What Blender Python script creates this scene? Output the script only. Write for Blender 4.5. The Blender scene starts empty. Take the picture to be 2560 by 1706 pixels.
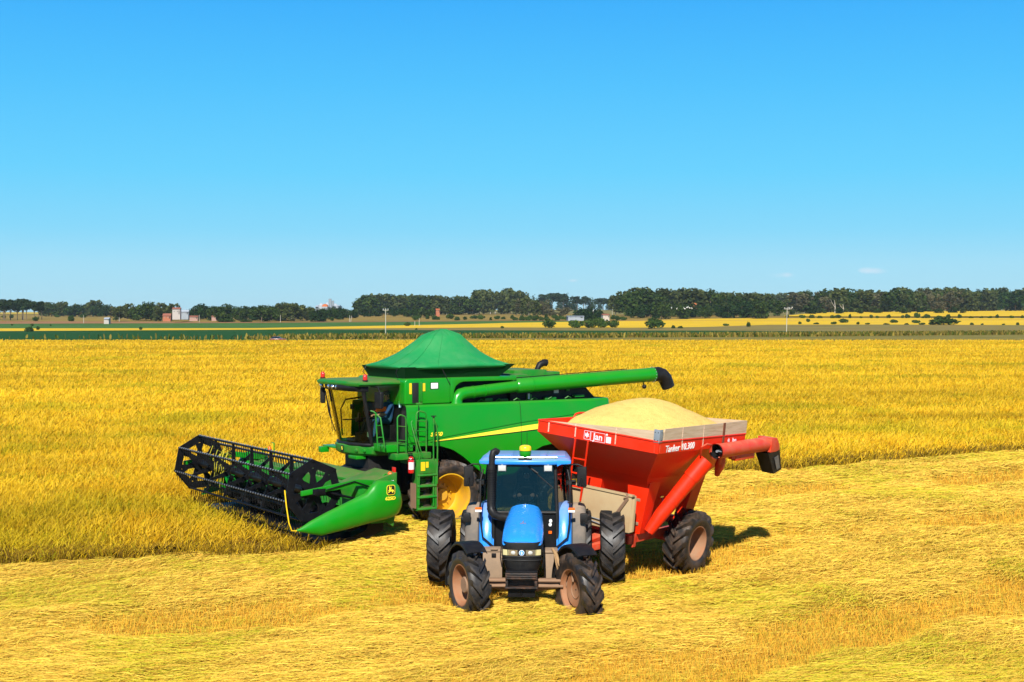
import bpy, bmesh, math, random
import numpy as np
from mathutils import Vector, Matrix
R=math.radians
random.seed(7); np.random.seed(7)
S=bpy.context.scene
COL=S.collection

# ------------------------------------------------------------------ camera, sky, sun, exposure
CAM_H=6.0
cam=bpy.data.cameras.new('camera'); camo=bpy.data.objects.new('camera',cam); COL.objects.link(camo)
camo.location=(0,0,CAM_H); camo.rotation_euler=(R(90),0,0)
cam.sensor_width=36; cam.lens=50; cam.shift_y=-0.0242; cam.clip_start=0.1; cam.clip_end=20000
S.camera=camo
SUNDIR=Vector((.10,1.20,-1.0)).normalized()
sun=bpy.data.lights.new('sun','SUN'); sun.energy=5.0; sun.angle=R(.5); sun.color=(1.0,.95,.86)
suno=bpy.data.objects.new('sun',sun); COL.objects.link(suno); suno.rotation_euler=SUNDIR.to_track_quat('-Z','Y').to_euler()
W=bpy.data.worlds.new('World'); S.world=W; W.use_nodes=True
wt=W.node_tree; wn=wt.nodes; wl=wt.links
bg=wn['Background']; bg.inputs['Strength'].default_value=.070
sky=wn.new('ShaderNodeTexSky'); sky.sky_type='NISHITA'; sky.sun_disc=False
sky.sun_elevation=R(39.7); sky.sun_rotation=R(184.8); sky.altitude=0; sky.air_density=1.0; sky.dust_density=.2; sky.ozone_density=2.0
# very clear, saturated air: deep blue overhead running to a pale cyan at the horizon
wtc=wn.new('ShaderNodeTexCoord'); wsx=wn.new('ShaderNodeSeparateXYZ'); wl.new(wtc.outputs['Generated'],wsx.inputs[0])
wr=wn.new('ShaderNodeValToRGB'); we=wr.color_ramp.elements
SK=[(0,(4.0,7.1,8.6)),(.035,(3.35,7.05,9.1)),(.06,(2.1,6.6,9.4)),(.10,(1.2,6.15,9.7)),(.16,(.68,5.2,9.7)),(.225,(.32,4.1,9.6)),(.34,(.14,1.7,5.4)),(.8,(.08,.6,2.4))]
while len(we)<len(SK): we.new(.5)
for k_,(p_,c_) in enumerate(SK): we[k_].position=p_; we[k_].color=(*[v_*.98 for v_ in c_],1)
wl.new(wsx.outputs['Z'],wr.inputs['Fac'])
wm=wn.new('ShaderNodeMix'); wm.data_type='RGBA'; wm.inputs['Factor'].default_value=.95
wl.new(sky.outputs[0],wm.inputs[6]); wl.new(wr.outputs['Color'],wm.inputs[7])
# two faint wisps of cloud low on the right
def wisp(src,d,rx,rz,seed):
    mp=wn.new('ShaderNodeMapping'); mp.vector_type='POINT'; mp.inputs['Location'].default_value=(-d[0]/rx,0,-d[2]/rz); mp.inputs['Scale'].default_value=(1/rx,0,1/rz); wl.new(wtc.outputs['Generated'],mp.inputs[0])
    nz=wn.new('ShaderNodeTexNoise'); nz.inputs['Scale'].default_value=60; nz.inputs['Detail'].default_value=5; wl.new(wtc.outputs['Generated'],nz.inputs['Vector'])
    ln=wn.new('ShaderNodeVectorMath'); ln.operation='LENGTH'; wl.new(mp.outputs[0],ln.inputs[0])
    ad=wn.new('ShaderNodeMath'); ad.operation='MULTIPLY_ADD'; ad.inputs[1].default_value=-1.0; wl.new(ln.outputs['Value'],ad.inputs[0])
    nm=wn.new('ShaderNodeMath'); nm.operation='MULTIPLY_ADD'; nm.inputs[1].default_value=2.4; nm.inputs[2].default_value=-.35; wl.new(nz.outputs['Fac'],nm.inputs[0]); wl.new(nm.outputs[0],ad.inputs[2])
    cl=wn.new('ShaderNodeMath'); cl.operation='MULTIPLY'; cl.use_clamp=True; cl.inputs[1].default_value=.55; wl.new(ad.outputs[0],cl.inputs[0])
    m2=wn.new('ShaderNodeMix'); m2.data_type='RGBA'; wl.new(cl.outputs[0],m2.inputs['Factor']); wl.new(src,m2.inputs[6]); m2.inputs[7].default_value=(8.0,8.2,9.2,1)
    return m2.outputs[2]
o_=wisp(wm.outputs[2],(.190,.98,.0285),.011,.0032,1); o_=wisp(o_,(.243,.97,.031),.018,.0030,2); o_=wisp(o_,(.043,1,.025),.006,.002,3)
wl.new(o_,bg.inputs['Color'])
S.view_settings.view_transform='Standard'; S.view_settings.look='None'; S.view_settings.exposure=.60; S.view_settings.gamma=1
S.cycles.max_bounces=6; S.cycles.transparent_max_bounces=12; S.cycles.diffuse_bounces=2

# ------------------------------------------------------------------ helpers
def tag(o,label=None,cat=None,group=None,kind=None):
    if label: o['label']=label
    if cat: o['category']=cat
    if group: o['group']=group
    if kind: o['kind']=kind
    return o
def empty(name,loc=(0,0,0),parent=None):
    o=bpy.data.objects.new(name,None); COL.objects.link(o); o.location=loc; o.empty_display_size=.2
    if parent: o.parent=parent
    return o
def np_mesh(name,verts,faces,mat=None,col=None,smooth=False,parent=None,mats=None,midx=None):
    verts=np.asarray(verts,np.float32); faces=np.asarray(faces,np.int32)
    me=bpy.data.meshes.new(name); n=len(verts); m,k=faces.shape
    me.vertices.add(n); me.vertices.foreach_set('co',verts.ravel())
    me.loops.add(m*k); me.loops.foreach_set('vertex_index',faces.ravel())
    me.polygons.add(m); me.polygons.foreach_set('loop_start',np.arange(0,m*k,k,dtype=np.int32))
    if smooth: me.polygons.foreach_set('use_smooth',np.ones(m,bool))
    if midx is not None: me.polygons.foreach_set('material_index',np.asarray(midx,np.int32))
    me.update(calc_edges=True); me.validate()
    if col is not None:
        a=me.color_attributes.new('Col','FLOAT_COLOR','POINT')
        c=np.ones((n,4),np.float32); c[:,:3]=col; a.data.foreach_set('color',c.ravel())
    for mm in (mats or [mat]): 
        if mm: me.materials.append(mm)
    o=bpy.data.objects.new(name,me); COL.objects.link(o)
    if parent: o.parent=parent
    return o
_T=np.random.RandomState(3).rand(8,256,256)
def vnoise(x,y,s=0):
    t=_T[s%8]; xi=np.floor(x).astype(int); yi=np.floor(y).astype(int); fx=x-xi; fy=y-yi
    fx=fx*fx*(3-2*fx); fy=fy*fy*(3-2*fy); a=lambda i,j: t[(xi+i)&255,(yi+j)&255]
    return (a(0,0)*(1-fx)+a(1,0)*fx)*(1-fy)+(a(0,1)*(1-fx)+a(1,1)*fx)*fy
def fbm(x,y,s=0,o=3):
    r=0;w=.5;t=0
    for k in range(o): r=r+w*vnoise(x*2**k+17*k,y*2**k+31*k,s+k); t+=w; w*=.5
    return r/t
def lerp(a,b,t): return a+(b-a)*t
def sstep(a,b,x):
    t=np.clip((x-a)/(b-a),0,1); return t*t*(3-2*t)

# materials -------------------------------------------------------
def newmat(name):
    m=bpy.data.materials.new(name); m.use_nodes=True; return m,m.node_tree.nodes,m.node_tree.links,m.node_tree.nodes['Principled BSDF']
def ramp(n,stops):
    r=n.new('ShaderNodeValToRGB'); e=r.color_ramp.elements
    while len(e)<len(stops): e.new(.5)
    for k,(p,c) in enumerate(stops): e[k].position=p; e[k].color=(*c,1)
    return r
def paint(name,c,rough=.4,dirt=.25,dc=(.30,.22,.13),spec=.5,coat=0.,metal=0.,scale=3.,dust=.0,bump=0.):
    """painted / moulded surface with patchy dirt, and dust lying on what faces up"""
    m,n,l,b=newmat(name)
    tc=n.new('ShaderNodeTexCoord'); no=n.new('ShaderNodeTexNoise'); no.inputs['Scale'].default_value=scale; no.inputs['Detail'].default_value=8; no.inputs['Roughness'].default_value=.65
    l.new(tc.outputs['Object'],no.inputs['Vector'])
    rp=ramp(n,[(.42,(0,0,0)),(.75,(1,1,1))]); l.new(no.outputs['Fac'],rp.inputs['Fac'])
    f=n.new('ShaderNodeMath'); f.operation='MULTIPLY'; f.inputs[1].default_value=dirt; l.new(rp.outputs['Color'],f.inputs[0])
    fac=f.outputs[0]
    if dust>0:
        g=n.new('ShaderNodeNewGeometry'); sx=n.new('ShaderNodeSeparateXYZ'); l.new(g.outputs['Normal'],sx.inputs[0])
        mr=n.new('ShaderNodeMapRange'); mr.inputs['From Min'].default_value=.45; mr.inputs['From Max'].default_value=1.; mr.inputs['To Max'].default_value=dust; l.new(sx.outputs['Z'],mr.inputs['Value'])
        n2=n.new('ShaderNodeMath'); n2.operation='MULTIPLY_ADD'; n2.inputs[1].default_value=.9; n2.inputs[2].default_value=.35; l.new(no.outputs['Fac'],n2.inputs[0])
        n3=n.new('ShaderNodeMath'); n3.operation='MULTIPLY'; l.new(mr.outputs[0],n3.inputs[0]); l.new(n2.outputs[0],n3.inputs[1])
        a=n.new('ShaderNodeMath'); a.operation='ADD'; a.use_clamp=True; l.new(fac,a.inputs[0]); l.new(n3.outputs[0],a.inputs[1]); fac=a.outputs[0]
    mx=n.new('ShaderNodeMix'); mx.data_type='RGBA'; mx.inputs[6].default_value=(*c,1); mx.inputs[7].default_value=(*dc,1); l.new(fac,mx.inputs['Factor'])
    l.new(mx.outputs[2],b.inputs['Base Color'])
    rr=n.new('ShaderNodeMapRange'); rr.inputs['To Min'].default_value=rough; rr.inputs['To Max'].default_value=min(1,rough+.4); l.new(fac,rr.inputs['Value']); l.new(rr.outputs[0],b.inputs['Roughness'])
    b.inputs['Specular IOR Level'].default_value=spec; b.inputs['Coat Weight'].default_value=coat; b.inputs['Coat Roughness'].default_value=.12; b.inputs['Metallic'].default_value=metal
    if bump>0:
        bp=n.new('ShaderNodeBump'); bp.inputs['Strength'].default_value=bump; bp.inputs['Distance'].default_value=.02; l.new(no.outputs['Fac'],bp.inputs['Height']); l.new(bp.outputs[0],b.inputs['Normal'])
    return m
def leafmat(name,trans=.3,rough=.7,tint=(1,1,1)):
    m,n,l,b=newmat(name); a=n.new('ShaderNodeAttribute'); a.attribute_name='Col'
    mm=n.new('ShaderNodeMix'); mm.data_type='RGBA'; mm.blend_type='MULTIPLY'; mm.inputs['Factor'].default_value=1; mm.inputs[7].default_value=(*tint,1); l.new(a.outputs['Color'],mm.inputs[6])
    d=n.new('ShaderNodeBsdfDiffuse'); t=n.new('ShaderNodeBsdfTranslucent'); mx=n.new('ShaderNodeMixShader'); mx.inputs[0].default_value=trans
    l.new(mm.outputs[2],d.inputs['Color']); l.new(mm.outputs[2],t.inputs['Color']); l.new(d.outputs[0],mx.inputs[1]); l.new(t.outputs[0],mx.inputs[2])
    l.new(mx.outputs[0],n['Material Output'].inputs['Surface']); n.remove(b)
    return m
def groundmat(name,c1,c2,scale=.05,c3=None,s3=.6,stretch=(1,1,1),bump=.3):
    m,n,l,b=newmat(name); tc=n.new('ShaderNodeTexCoord'); mp=n.new('ShaderNodeMapping'); mp.inputs['Scale'].default_value=stretch; l.new(tc.outputs['Object'],mp.inputs[0])
    no=n.new('ShaderNodeTexNoise'); no.inputs['Scale'].default_value=scale; no.inputs['Detail'].default_value=6; l.new(mp.outputs[0],no.inputs['Vector'])
    r1=ramp(n,[(.35,c1),(.68,c2)]); l.new(no.outputs['Fac'],r1.inputs['Fac']); out=r1.outputs['Color']
    n2=n.new('ShaderNodeTexNoise'); n2.inputs['Scale'].default_value=s3; n2.inputs['Detail'].default_value=8; n2.inputs['Roughness'].default_value=.7; l.new(mp.outputs[0],n2.inputs['Vector'])
    if c3:
        r2=ramp(n,[(.5,(0,0,0)),(.72,(1,1,1))]); l.new(n2.outputs['Fac'],r2.inputs['Fac'])
        mx=n.new('ShaderNodeMix'); mx.data_type='RGBA'; l.new(r2.outputs['Color'],mx.inputs['Factor']); l.new(out,mx.inputs[6]); mx.inputs[7].default_value=(*c3,1); out=mx.outputs[2]
    l.new(out,b.inputs['Base Color']); b.inputs['Roughness'].default_value=.95; b.inputs['Specular IOR Level'].default_value=.1
    bp=n.new('ShaderNodeBump'); bp.inputs['Strength'].default_value=bump; bp.inputs['Distance'].default_value=.3; l.new(n2.outputs['Fac'],bp.inputs['Height']); l.new(bp.outputs[0],b.inputs['Normal'])
    return m

# ------------------------------------------------------------------ terrain
F_PX=3556.; V_H=791.
def hgt(x,y):
    x=np.asarray(x,float); y=np.asarray(y,float)
    t=np.clip((x/np.maximum(y,1)+.36)/.72,-.3,1.3)
    return sstep(600,1000,y)*(4+5*t)+sstep(1000,1800,y)*(5+3*t)+sstep(1800,3200,y)*6
def y_at(px,v,z0=0.):
    """distance of the ground seen at this height in the photograph"""
    lo,hi=20.,2600.
    k=(px-1280)/F_PX
    for _ in range(50):
        m=(lo+hi)/2; vv=V_H+F_PX*(CAM_H-float(hgt(k*m,m))-z0)/m
        if vv>v: lo=m
        else: hi=m
    return lo
def grid_mesh(name,X,Y,Z,mat,**k):
    r,c=X.shape; v=np.stack([X,Y,Z],-1).reshape(-1,3); i=np.arange(r*c).reshape(r,c)
    f=np.stack([i[:-1,:-1],i[:-1,1:],i[1:,1:],i[1:,:-1]],-1).reshape(-1,4)
    return np_mesh(name,v,f,mat,smooth=True,**k)
soil=groundmat('soil',(.22,.13,.05),(.34,.2,.07),.6,(.4,.27,.09),9,bump=.5)
pasture=groundmat('pasture',(.15,.13,.035),(.24,.19,.06),.012,(.07,.10,.025),.09,(1,2.2,1))
ys=np.concatenate([np.linspace(-60,300,25),np.linspace(310,2000,170),np.linspace(2050,9000,40)]); us=np.linspace(-1,1,61)
GX=us[None,:]*(np.maximum(ys,120)[:,None]*.75+60); GY=np.repeat(ys[:,None],61,1)
tag(grid_mesh('ground',GX,GY,hgt(GX,GY)-.02-.6*(1-sstep(300,420,GY)),pasture),kind='structure')
def strip(name,pxs,va,vb,mat,off=.12,n=90,z0=0.,jit=0):
    """field strip between two edges read off as heights at five columns across the view"""
    u=np.linspace(pxs[0],pxs[-1],n); A=np.interp(u,pxs,va); B=np.interp(u,pxs,vb)
    ya=np.array([y_at(a,b) for a,b in zip(u,A)]); yb=np.array([y_at(a,b) for a,b in zip(u,B)])
    T=np.linspace(0,1,14)[:,None]; Y=ya[None]*(1-T)+yb[None]*T; X=Y*((u-1280)/F_PX)[None]
    if jit: Y=Y+jit*(fbm(X*.02,Y*.02,5)-.5)*np.sin(np.pi*T)*0
    return tag(grid_mesh(name,X,Y,hgt(X,Y)+off+z0,mat),kind='structure')
PX=[-700,0,640,1280,1920,2560,3260]
soy=groundmat('soy_leaves',(.008,.045,.005),(.014,.07,.007),.05,(.02,.09,.01),.5,(.3,3,1),bump=.8)
soy2=groundmat('young_green',(.04,.11,.015),(.07,.15,.02),.03,(.02,.06,.01),.2,(.3,2,1))
yel=groundmat('ripe_yellow',(.56,.36,.010),(.66,.42,.014),.03,(.42,.30,.02),.3,(.4,2,1))
yel2=groundmat('far_ripe_yellow',(.42,.29,.02),(.52,.36,.03),.02,(.32,.26,.03),.2,(.4,2,1))
brown=groundmat('reddish_soil',(.24,.11,.045),(.32,.15,.07),.03,(.2,.13,.04),.15,(.3,2,1))
dry=groundmat('dry_grass',(.2,.14,.03),(.30,.19,.035),.02,(.08,.09,.02),.08,(.5,2,1))
weed=groundmat('weeds',(.14,.12,.02),(.26,.20,.04),.06,(.05,.07,.012),.5,(.5,1.2,1))
strip('soy_field',PX,[856,856,856,842,838,833,830],[827.5,827.5,825,826.5,827,828.3,828.5],soy,.12)
PY=[-700,0,640,1180,1280,1540,1640,1760,1920,2240,2560,3260]
strip('yellow_strip',PY,[829,829,825.3,820,819.5,820.5,820,818.5,813,812.5,814,815],[822,822,821.5,811,808,803.5,801.5,797.5,796.5,796,796.3,796.5],yel,.14)
PW=[900,1180,1280,1540,1640,1760,1920,2240,2560,3260]
strip('weedy_strip',PW,[826,827,827.5,828,828,828,829,831,833,834],[822.2,820.3,819.8,820.8,820.3,818.8,813.3,812.8,814.3,815.3],groundmat('reddish_weeds',(.15,.14,.03),(.24,.17,.045),.04,(.20,.09,.03),.11,(.4,2,1)),.16)
strip('grass_margin',PX,[857,857,857,857,857,857,857],[856.5,856.5,852,847,842.5,837,833],weed,.2)
strip('green_field',PX,[822,822,821.3,811,806,804,803],[810.5,810.5,808.5,803,802.5,800.5,800],soy2,.13)
strip('ploughed_strip',PX,[810.5,810.5,808.3,803.5,802.4,800,800],[804,804,806.5,802.6,802,799.5,799.5],brown,.15)
strip('dry_pasture',PX,[804,804,806,802,801.8,799.5,799.5],[786,786,787,784,790.5,796.6,796.5],dry,.13)
strip('far_yellow_field',[-700,0,100,290],[787,787,787,786.5],[779,779,779.4,779.8],yel2,.6)
strip('far_tan_field',[930,1060,1280,1430],[779,779,779,777],[768,767,766,765],yel2,.6)
strip('upper_yellow_field',[1960,2050,2240,2560,3260],[794.0,794.6,794.6,794,794],[793.0,783.5,781.5,778,777],yel,.7)
# ------------------------------------------------------------------ crop, stubble and straw
def gz(x,y): return -.28*(1-sstep(29,40,np.asarray(y,float)))
CO=np.array([-2.68,41.1]); CA=R(32)
def clocal(x,y):
    dx=x-CO[0]; dy=y-CO[1]; c,s=math.cos(CA),math.sin(CA)
    return -(c*dx+s*dy), s*dx-c*dy
def crop_depth(x,y):
    """how far inside the uncut crop (m); negative outside"""
    f,l=clocal(x,y); wob=(vnoise(x*.7,y*.7,2)-.5)*.7
    far=-3.9+.035*np.maximum(0,-f-14)-l
    edge=np.interp(f,[3,5.2,7,11.9,16,30],[3.9,3.85,3.3,1.28,.6,-1.5])
    near=np.minimum(edge-l,(f-4.75))
    return np.maximum(far,near)+wob*np.where(np.abs(l)<3.4,.3,1)
def strands(name,P,D,Hh,lean,w,col,mat,face=None,roll=None,sag=.0,prof=(.75,1.,.35)):
    """ribbon strands: base points P, lengths Hh along direction lean/up, widths w"""
    N=len(P); 
    ang=np.random.rand(N)*math.pi*2 if face is None else face
    wx=np.cos(ang)[:,None]*w[:,None]*.5; wy=np.sin(ang)[:,None]*w[:,None]*.5
    wv=np.concatenate([wx,wy,np.zeros((N,1))],1)
    if roll is not None: wv=wv*np.cos(roll)[:,None]; wv[:,2]=w*.5*np.sin(roll)
    V=np.empty((N,6,3),np.float32)
    for k,(t,ws) in enumerate(((0,prof[0]),(.6,prof[1]),(1,prof[2]))):
        c=P+D*t[None] if False else P+np.concatenate([lean*(t**1.8),(Hh*(t-sag*t*t))[:,None]],1)
        V[:,2*k]=c-wv*ws; V[:,2*k+1]=c+wv*ws
    b=np.arange(N)[:,None]*6
    Fq=np.concatenate([b+np.array([[0,1,3,2]]),b+np.array([[2,3,5,4]])],0)
    return np_mesh(name,V.reshape(-1,3),Fq,mat,col=np.repeat(col,6,0))
def tri(N,a,b): return a+(b-a)*np.random.rand(N)
leaf_crop=leafmat('rice_leaf',.35)
straw_m=leafmat('straw_leaf',.2)
# standing rice
N=580000
Y=np.exp(tri(N,math.log(29.5),math.log(318))); X=tri(N,-.58,.58)*Y
d=crop_depth(X,Y); k=d>0; X,Y,d=X[k],Y[k],d[k]; N=len(X)
patch=fbm(X*.12,Y*.12,1); fine=fbm(X*.9,Y*.9,4)
hh=(.80+.16*(fbm(X*.25,Y*.25,6)-.5)*2*.5+.10*np.random.randn(N)*.6)
edge=d<.8
zb=np.where(edge,.20,.38+.1*np.random.rand(N))
grn=sstep(.60,.78,patch)*.5+ (np.random.rand(N)<.05)*.6
grn=np.maximum(grn,sstep(.60,.74,fbm(X*.20+9,Y*.45,2))*.75*np.random.rand(N)*np.where(Y<160,1,.5))
dirn=np.random.rand(N)*6.283; ln=.10+.22*np.random.rand(N)
lean=np.stack([np.cos(dirn)*ln+.08,np.sin(dirn)*ln*.8-.02],1)
base=np.array([.76,.475,.013]); pale=np.array([.88,.62,.085]); oran=np.array([.68,.34,.012]); gre=np.array([.33,.34,.014])
t=np.random.rand(N)[:,None]; col=base*(1-.45*t)+pale*(.45*t)
o=(sstep(.42,.30,fine)*.55)[:,None]; col=col*(1-o)+oran*o
g=np.clip(grn,0,1)[:,None]; col=col*(1-g)+gre*g; fl,ll=clocal(X,Y)
band=(fbm(X*.035,Y*.16,3)-.5)*.55+(fbm(fl*.03,ll*.22,6)-.5)*.35
col*=((.80+.26*np.random.rand(N)+band)*np.where(Y>120,1.,1.))[:,None]
low=(edge&(np.random.rand(N)<.55))
hh=hh-.30*sstep(2.4,.0,d)
hh=np.where(low,.3+.35*np.random.rand(N),hh); col=np.where(low[:,None],np.array([.20,.12,.022])*(.6+.8*np.random.rand(N)[:,None]),col)
w=.020*(Y/38)**.92
P=np.stack([X,Y,zb+gz(X,Y)],1)
tag(strands('standing_rice',P,None,hh-zb,lean,w,col,leaf_crop,face=np.random.randn(N)*.75,prof=(.45,1.0,.75)),'ripe golden rice still standing uncut across the field','crop',kind='stuff')
# the ragged cut face of the crop
N=320000
Y=np.exp(tri(N,math.log(29.5),math.log(95))); X=tri(N,-.58,.58)*Y
d=crop_depth(X,Y)+.5*(fbm(X*1.3,Y*1.3,5)-.5); k=(d>-.05)&(d<.75); X,Y,d=X[k],Y[k],d[k]; N=len(X)
dirn=np.random.rand(N)*6.283; ln=.05+.40*np.random.rand(N)**2; lean=np.stack([np.cos(dirn)*ln,np.sin(dirn)*ln-.12],1)
hh=np.where(np.random.rand(N)<.5,.25+.45*np.random.rand(N),.36+.25*np.random.rand(N))
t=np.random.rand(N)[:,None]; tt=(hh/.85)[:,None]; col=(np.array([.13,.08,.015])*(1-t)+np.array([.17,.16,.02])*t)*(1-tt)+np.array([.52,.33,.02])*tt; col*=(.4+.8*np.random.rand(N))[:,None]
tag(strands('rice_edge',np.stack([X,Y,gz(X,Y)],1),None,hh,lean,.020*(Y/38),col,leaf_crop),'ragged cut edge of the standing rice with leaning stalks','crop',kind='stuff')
# the closed canopy below the panicles
yl=np.exp(np.linspace(math.log(28.5),math.log(319),230)); ul=np.linspace(-.64,.64,270)
GX=yl[:,None]*ul[None]; GY=np.repeat(yl[:,None],270,1); D=crop_depth(GX,GY)
Z=gz(GX,GY)+.46-.22*sstep(3,.8,D)+.12*(fbm(GX*.8,GY*.8,3)-.5)*2; i=np.arange(GX.size).reshape(GX.shape)
fq=np.stack([i[:-1,:-1],i[:-1,1:],i[1:,1:],i[1:,:-1]],-1).reshape(-1,4); ok=(D.ravel()[fq].min(1)>.95)
canopy=groundmat('rice_canopy',(.34,.20,.012),(.46,.28,.016),.25,(.24,.20,.018),3,(1,1,1),bump=1.)
tag(np_mesh('rice_canopy',np.stack([GX,GY,Z],-1).reshape(-1,3),fq[ok],canopy,smooth=True),'dense lower layer of the standing rice','crop',kind='stuff')
# straw mat over stubble
def mat_s(x,y):
    f,l=clocal(x,y); q=.5-.5*np.cos(2*math.pi*(l-1.6+1.1*(fbm(x*.13,y*.13,7)-.5)*2)/7.6)
    return sstep(.04,.36,q+.70*(fbm(x*.30,y*.30,2)-.5)*2)
def rut(x,y):
    q=np.asarray(x)-.33; return -.13*sstep(27.2,28.6,y)*sstep(34.5,32.5,y)*np.exp(-((np.abs(q)-1.25)/.75)**4)
def mat_h(x,y):
    m=mat_s(x,y); f,l=clocal(x,y); r=fbm(f*.35,l*1.1,5,4)
    return .03+m*(.07+.30*r**1.2)+.09*fbm(x*1.7,y*1.7,1)+.05*fbm(x*4.5,y*4.5,3)+gz(x,y)+rut(x,y)
yl=np.exp(np.linspace(math.log(19),math.log(75),420)); ul=np.linspace(-.66,.66,420)
GX=yl[:,None]*ul[None]; GY=np.repeat(yl[:,None],420,1)
ms=mat_s(GX,GY).ravel()[:,None]; fb=fbm(GX*1.5,GY*1.5,6).ravel()[:,None]
cc=(np.array([.46,.24,.04])*(1-ms)+np.array([.58,.39,.045])*ms)*(.35+.8*fb)  # shadowed crevices between the straws are darkened into the ground colour
gm=leafmat('straw_ground',0.)
tag(np_mesh('stubble_ground',np.stack([GX,GY,mat_h(GX,GY)-.03],-1).reshape(-1,3),np.stack([i_:=np.arange(GX.size).reshape(GX.shape)[:-1,:-1],i_+1,i_+1+420,i_+420],-1).reshape(-1,4),gm,col=cc,smooth=True),kind='structure')
N=740000
Y=np.exp(tri(N,math.log(21.5),math.log(66))); X=tri(N,-.58,.58)*Y
k=(crop_depth(X,Y)<.1)&(np.random.rand(N)<(.20+mat_s(X,Y))); X,Y=X[k],Y[k]; N=len(X)
sw=(fbm(X*.30,Y*.30,4)-.5)*1.8
a=math.pi+CA+np.random.randn(N)*.42+sw
L=.16+.40*np.random.rand(N)**1.6; L*=np.sign(np.random.rand(N)-.5)
lean=np.stack([np.cos(a)*L,np.sin(a)*L],1)
z=mat_h(X,Y)+.05*(np.random.rand(N)-.5); w=.0105*(Y/28)
col=np.array([.84,.57,.085])*(.66+.52*np.random.rand(N))[:,None]
gt=(sstep(.50,.66,fbm(X*.33,Y*.33,1))*.85*np.random.rand(N)+ (np.random.rand(N)<.16)*.6)[:,None].clip(0,1); col=col*(1-gt)+np.array([.47,.46,.022])*gt
ot=((np.random.rand(N)<.26)*.7)[:,None]; col=col*(1-ot)+np.array([.55,.27,.035])*ot
up=np.abs(np.random.randn(N))*.06+.015+.10*(np.random.rand(N)<.10)
P=np.stack([X,Y,z],1)-np.concatenate([lean*.5,np.zeros((N,1))],1)
tag(strands('cut_straw',P,None,up,lean,w,col,straw_m,face=a+math.pi/2,roll=np.where(np.sin(a+math.pi/2)>0,1,-1)*(.55+.55*np.random.randn(N)),sag=.6),'pale cut rice straw lying in wavy windrows on the stubble','straw',kind='stuff')
N=430000
Y=np.exp(tri(N,math.log(21.5),math.log(66))); X=tri(N,-.58,.58)*Y
k=(crop_depth(X,Y)<.3)&(np.random.rand(N)<(1.05-mat_s(X,Y)).clip(.07,1)); X,Y=X[k],Y[k]; N=len(X)
lean=np.random.randn(N,2)*.05; h=.09+.13*np.random.rand(N); w=.011*(Y/28)
col=np.array([.80,.43,.045])*(.6+.6*np.random.rand(N))[:,None]; g=((np.random.rand(N)<.25)*.7)[:,None]; col=col*(1-g)+np.array([.46,.40,.045])*g
tag(strands('rice_stubble',np.stack([X,Y,gz(X,Y)+(mat_h(X,Y)-gz(X,Y))*.6],1),None,h,lean,w,col,straw_m),'orange brown rice stubble standing between the straw windrows','stubble',kind='stuff')
# rough grass along the far edge of the rice field
N=30000
px=tri(N,-150,2700); yy=np.array([y_at(p,np.interp(p,PX,[848,848,849,847,844,838,836]),0) for p in np.linspace(-150,2700,60)])
Y=np.interp(px,np.linspace(-150,2700,60),yy)*(1+.03*(np.random.rand(N)-.4)); X=(px-1280)/F_PX*Y
den=np.interp(px,[-150,600,950,1500,2000,2700],[.0,.02,.7,.7,1,1]); k=np.random.rand(N)<den; X,Y=X[k],Y[k]; N=len(X)
col=np.where((np.random.rand(N)<.45)[:,None],np.array([.10,.12,.015]),np.array([.28,.21,.04]))*(.6+.7*np.random.rand(N))[:,None]
tag(strands('margin_grass',np.stack([X,Y,np.zeros(N)],1),None,.7+1.0*np.random.rand(N)**2,np.random.randn(N,2)*.3,.35+.3*np.random.rand(N),col,leaf_crop),'rough weeds and grass along the far edge of the rice field','grass',kind='stuff')
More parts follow.
